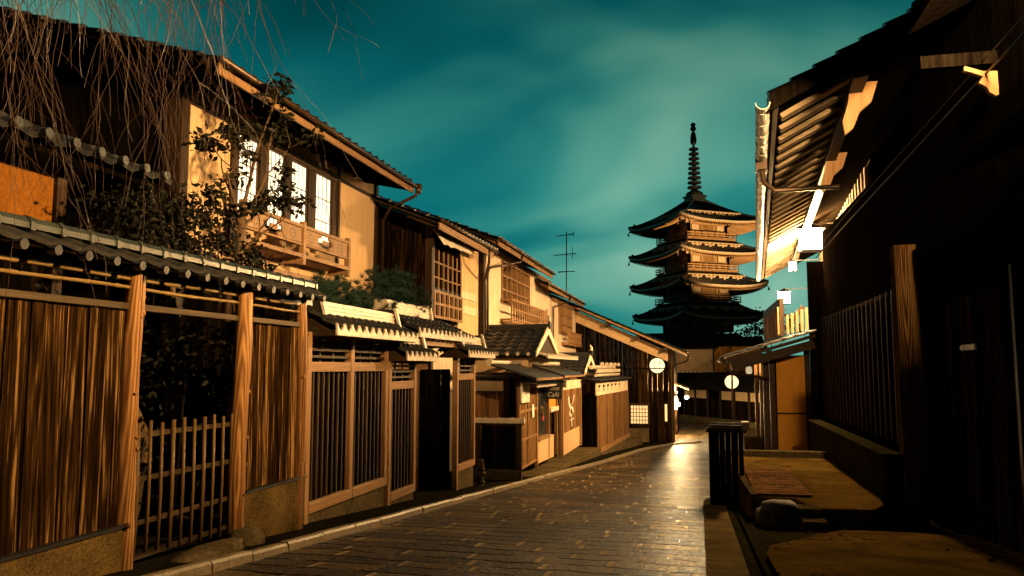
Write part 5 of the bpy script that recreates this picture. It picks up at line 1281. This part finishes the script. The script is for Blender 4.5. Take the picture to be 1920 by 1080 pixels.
# stone terrace with boards
TR = thing('stone_terrace', 'low stone terrace with wooden duckboards and stepping slabs beside the road', 'terrace', (1.5, 13, gz(13)))
zt = -.60
obj('platform', B().prism([(.60, 10.6, -1.1), (1.12, 10.6, -1.1), (1.25, 9.9, -1.1), (1.9, 9.95, -1.1), (2.1, 10.4, -1.1), (2.2, 11.0, -1.1), (2.2, 15.4, -1.1), (.42, 15.4, -1.1)], (0, 0, zt + 1.1)), 'apron', TR, bevel=.02)
obj('back_curb', B().box(.40, 2.40, 15.4, 15.65, -1.2, -.50), 'conc', TR, bevel=.015)
b = B()
for k in range(14):
    y = 10.72 + k * .2; b.box(.66, 1.34, y, y + .16, zt + .002, zt + .028)
obj('duckboard', b, 'warmplank', TR)
b = B().prism([(.60, 10.6, zt + .003), (.68, 10.6, zt + .003), (.50, 15.3, zt + .003), (.42, 15.3, zt + .003)], (0, 0, .03)); obj('edge_stone', b, 'conc', TR)
for k, (x, y, z) in enumerate(((1.18, 9.95, -.62), (1.2, 9.6, -.70), (1.22, 9.25, -.78))): obj('step_slab', B().box(x - .12, x + .14, y - .17, y + .16, z - .25, z + .03), 'conc', TR, bevel=.02)
tag(rock('boulder', (.88, 9.95, gz(9.8) + .08), .26, .22, .17, 8), 'dark rounded boulder in the hollow before the terrace', 'rock')

# drain grate let into the road edge
DG = thing('drain_grate', 'pale slotted drain grate set in the road by the roofed fence end', 'drain grate', (-.12, 11.6, gz(11.6)))
def on_road(x0, x1, y0, y1, dz): return [(x0, y0, gz(y0) + dz), (x1, y0, gz(y0) + dz), (x1, y1, gz(y1) + dz), (x0, y1, gz(y1) + dz)]
obj('rim', B().prism(on_road(-.34, .01, 11.35, 11.37, .008), (0, 0, -.05)).prism(on_road(-.34, .01, 11.73, 11.75, .008), (0, 0, -.05)), 'gutter', DG)
b = B()
for k in range(12): b.prism(on_road(-.335 + k * .029, -.318 + k * .029, 11.37, 11.73, .006), (0, 0, -.04))
obj('bars', b, 'gutter', DG)
# cables
CB = tag(obj('cable', B().tube([(2.62, 19.0, 3.62), (2.60, 14, 3.72), (2.62, 8, 3.82), (2.62, -1, 3.9)], .006, 5).tube([(2.64, 19.0, 3.48), (2.62, 14, 3.58), (2.64, 8, 3.70), (2.64, -1, 3.8)], .012, 5), 'iron'), 'pair of thin cables running along the dark house wall', 'cable')

# lamps far down the street
def small_lamp(label, c, r, mat):
    T = thing('street_lamp', label, 'lamp', (c[0], c[1], c[2] - r), 'far street lamps'); obj('globe', B().lathe([(r * math.sin(math.pi * k / 8) + .001, -r * math.cos(math.pi * k / 8)) for k in range(9)], c, 12), mat, T, smooth=True)
    obj('hanger', B().tube([(c[0], c[1], c[2] + r), (c[0], c[1], c[2] + r + .25)], .012, 5), 'iron', T)
small_lamp('brightest small globe lamp beside the dark wooden house corner', (-.92, 37.0, -.62), .075, 'lampfar')
small_lamp('second small globe lamp hanging under the lit eave', (-.56, 37.6, -.33), .08, 'lampsmall')
small_lamp('faint third globe lamp low at the corner house', (-1.0, 37.6, -.1), .05, 'lampdim')

# floodlight fixture that lights the pagoda's right face
FL = thing('floodlight', 'floodlight on a short post lighting the pagoda from the right', 'lamp', (26, 92, gz(92)))
obj('post', B().tube([(26, 92, gz(92)), (26, 92, 1.2)], .06, 8), 'iron', FL); obj('housing', B().box(25.7, 26.3, 91.7, 92.2, 1.2, 1.7), 'iron', FL); obj('lens', B().box(25.75, 26.25, 92.2, 92.22, 1.25, 1.65), 'flood', FL)
sl = bpy.data.lights.new('floodlight_beam', 'SPOT'); sl.energy = 260000; sl.color = (1, .64, .27); sl.spot_size = R(26); sl.spot_blend = .6; sl.shadow_soft_size = .3
so = bpy.data.objects.new('floodlight_beam', sl); COL.objects.link(so); so.parent = FL; so.location = Vector((26, 92.5, 1.5)) - FL.location
so.rotation_euler = (V(2, 127, 22.5) - V(26, 92.5, 1.5)).to_track_quat('-Z', 'Y').to_euler()

# ------------------------------------------------------------------ pieces that stand apart become parts of their own
def split_pieces(o):
    me = o.data; n = len(me.vertices); par = list(range(n))
    def find(a):
        while par[a] != a: par[a] = par[par[a]]; a = par[a]
        return a
    for p in me.polygons:
        v = list(p.vertices); r = find(v[0])
        for w in v[1:]: par[find(w)] = r
    groups = {}
    for p in me.polygons: groups.setdefault(find(p.vertices[0]), []).append(list(p.vertices))
    if len(groups) < 2: return
    name = o.name.split('.')[0]
    for fs in groups.values():
        idx = {}; vs = []
        for f in fs:
            for v in f:
                if v not in idx: idx[v] = len(vs); vs.append(tuple(me.vertices[v].co))
        m2 = bpy.data.meshes.new(name); m2.from_pydata(vs, [], [[idx[v] for v in f] for f in fs]); m2.materials.append(me.materials[0]); m2.update()
        q = bpy.data.objects.new(name, m2); COL.objects.link(q); q.parent = o.parent
    bpy.data.objects.remove(o)
SPLIT = {'gable_wall', 'ridge_end_tile', 'ridge_end_rim', 'pent_roof', 'pent_edge', 'plaster_band', 'purlin', 'eave_rafters', 'wall_battens', 'upper_slats', 'upright_slats', 'window_slats', 'carved_board', 'pierced_rosette', 'gutter_channel'}
for o in [o for o in bpy.data.objects if o.type == 'MESH' and o.name.split('.')[0] in SPLIT and not o.children and o.parent and root_of(o).name != 'pagoda']:
    split_pieces(o)
for o in list(bpy.data.objects):
    if o.name.startswith('eave_rafters') and root_of(o).name != 'pagoda': o.name = 'rafter'
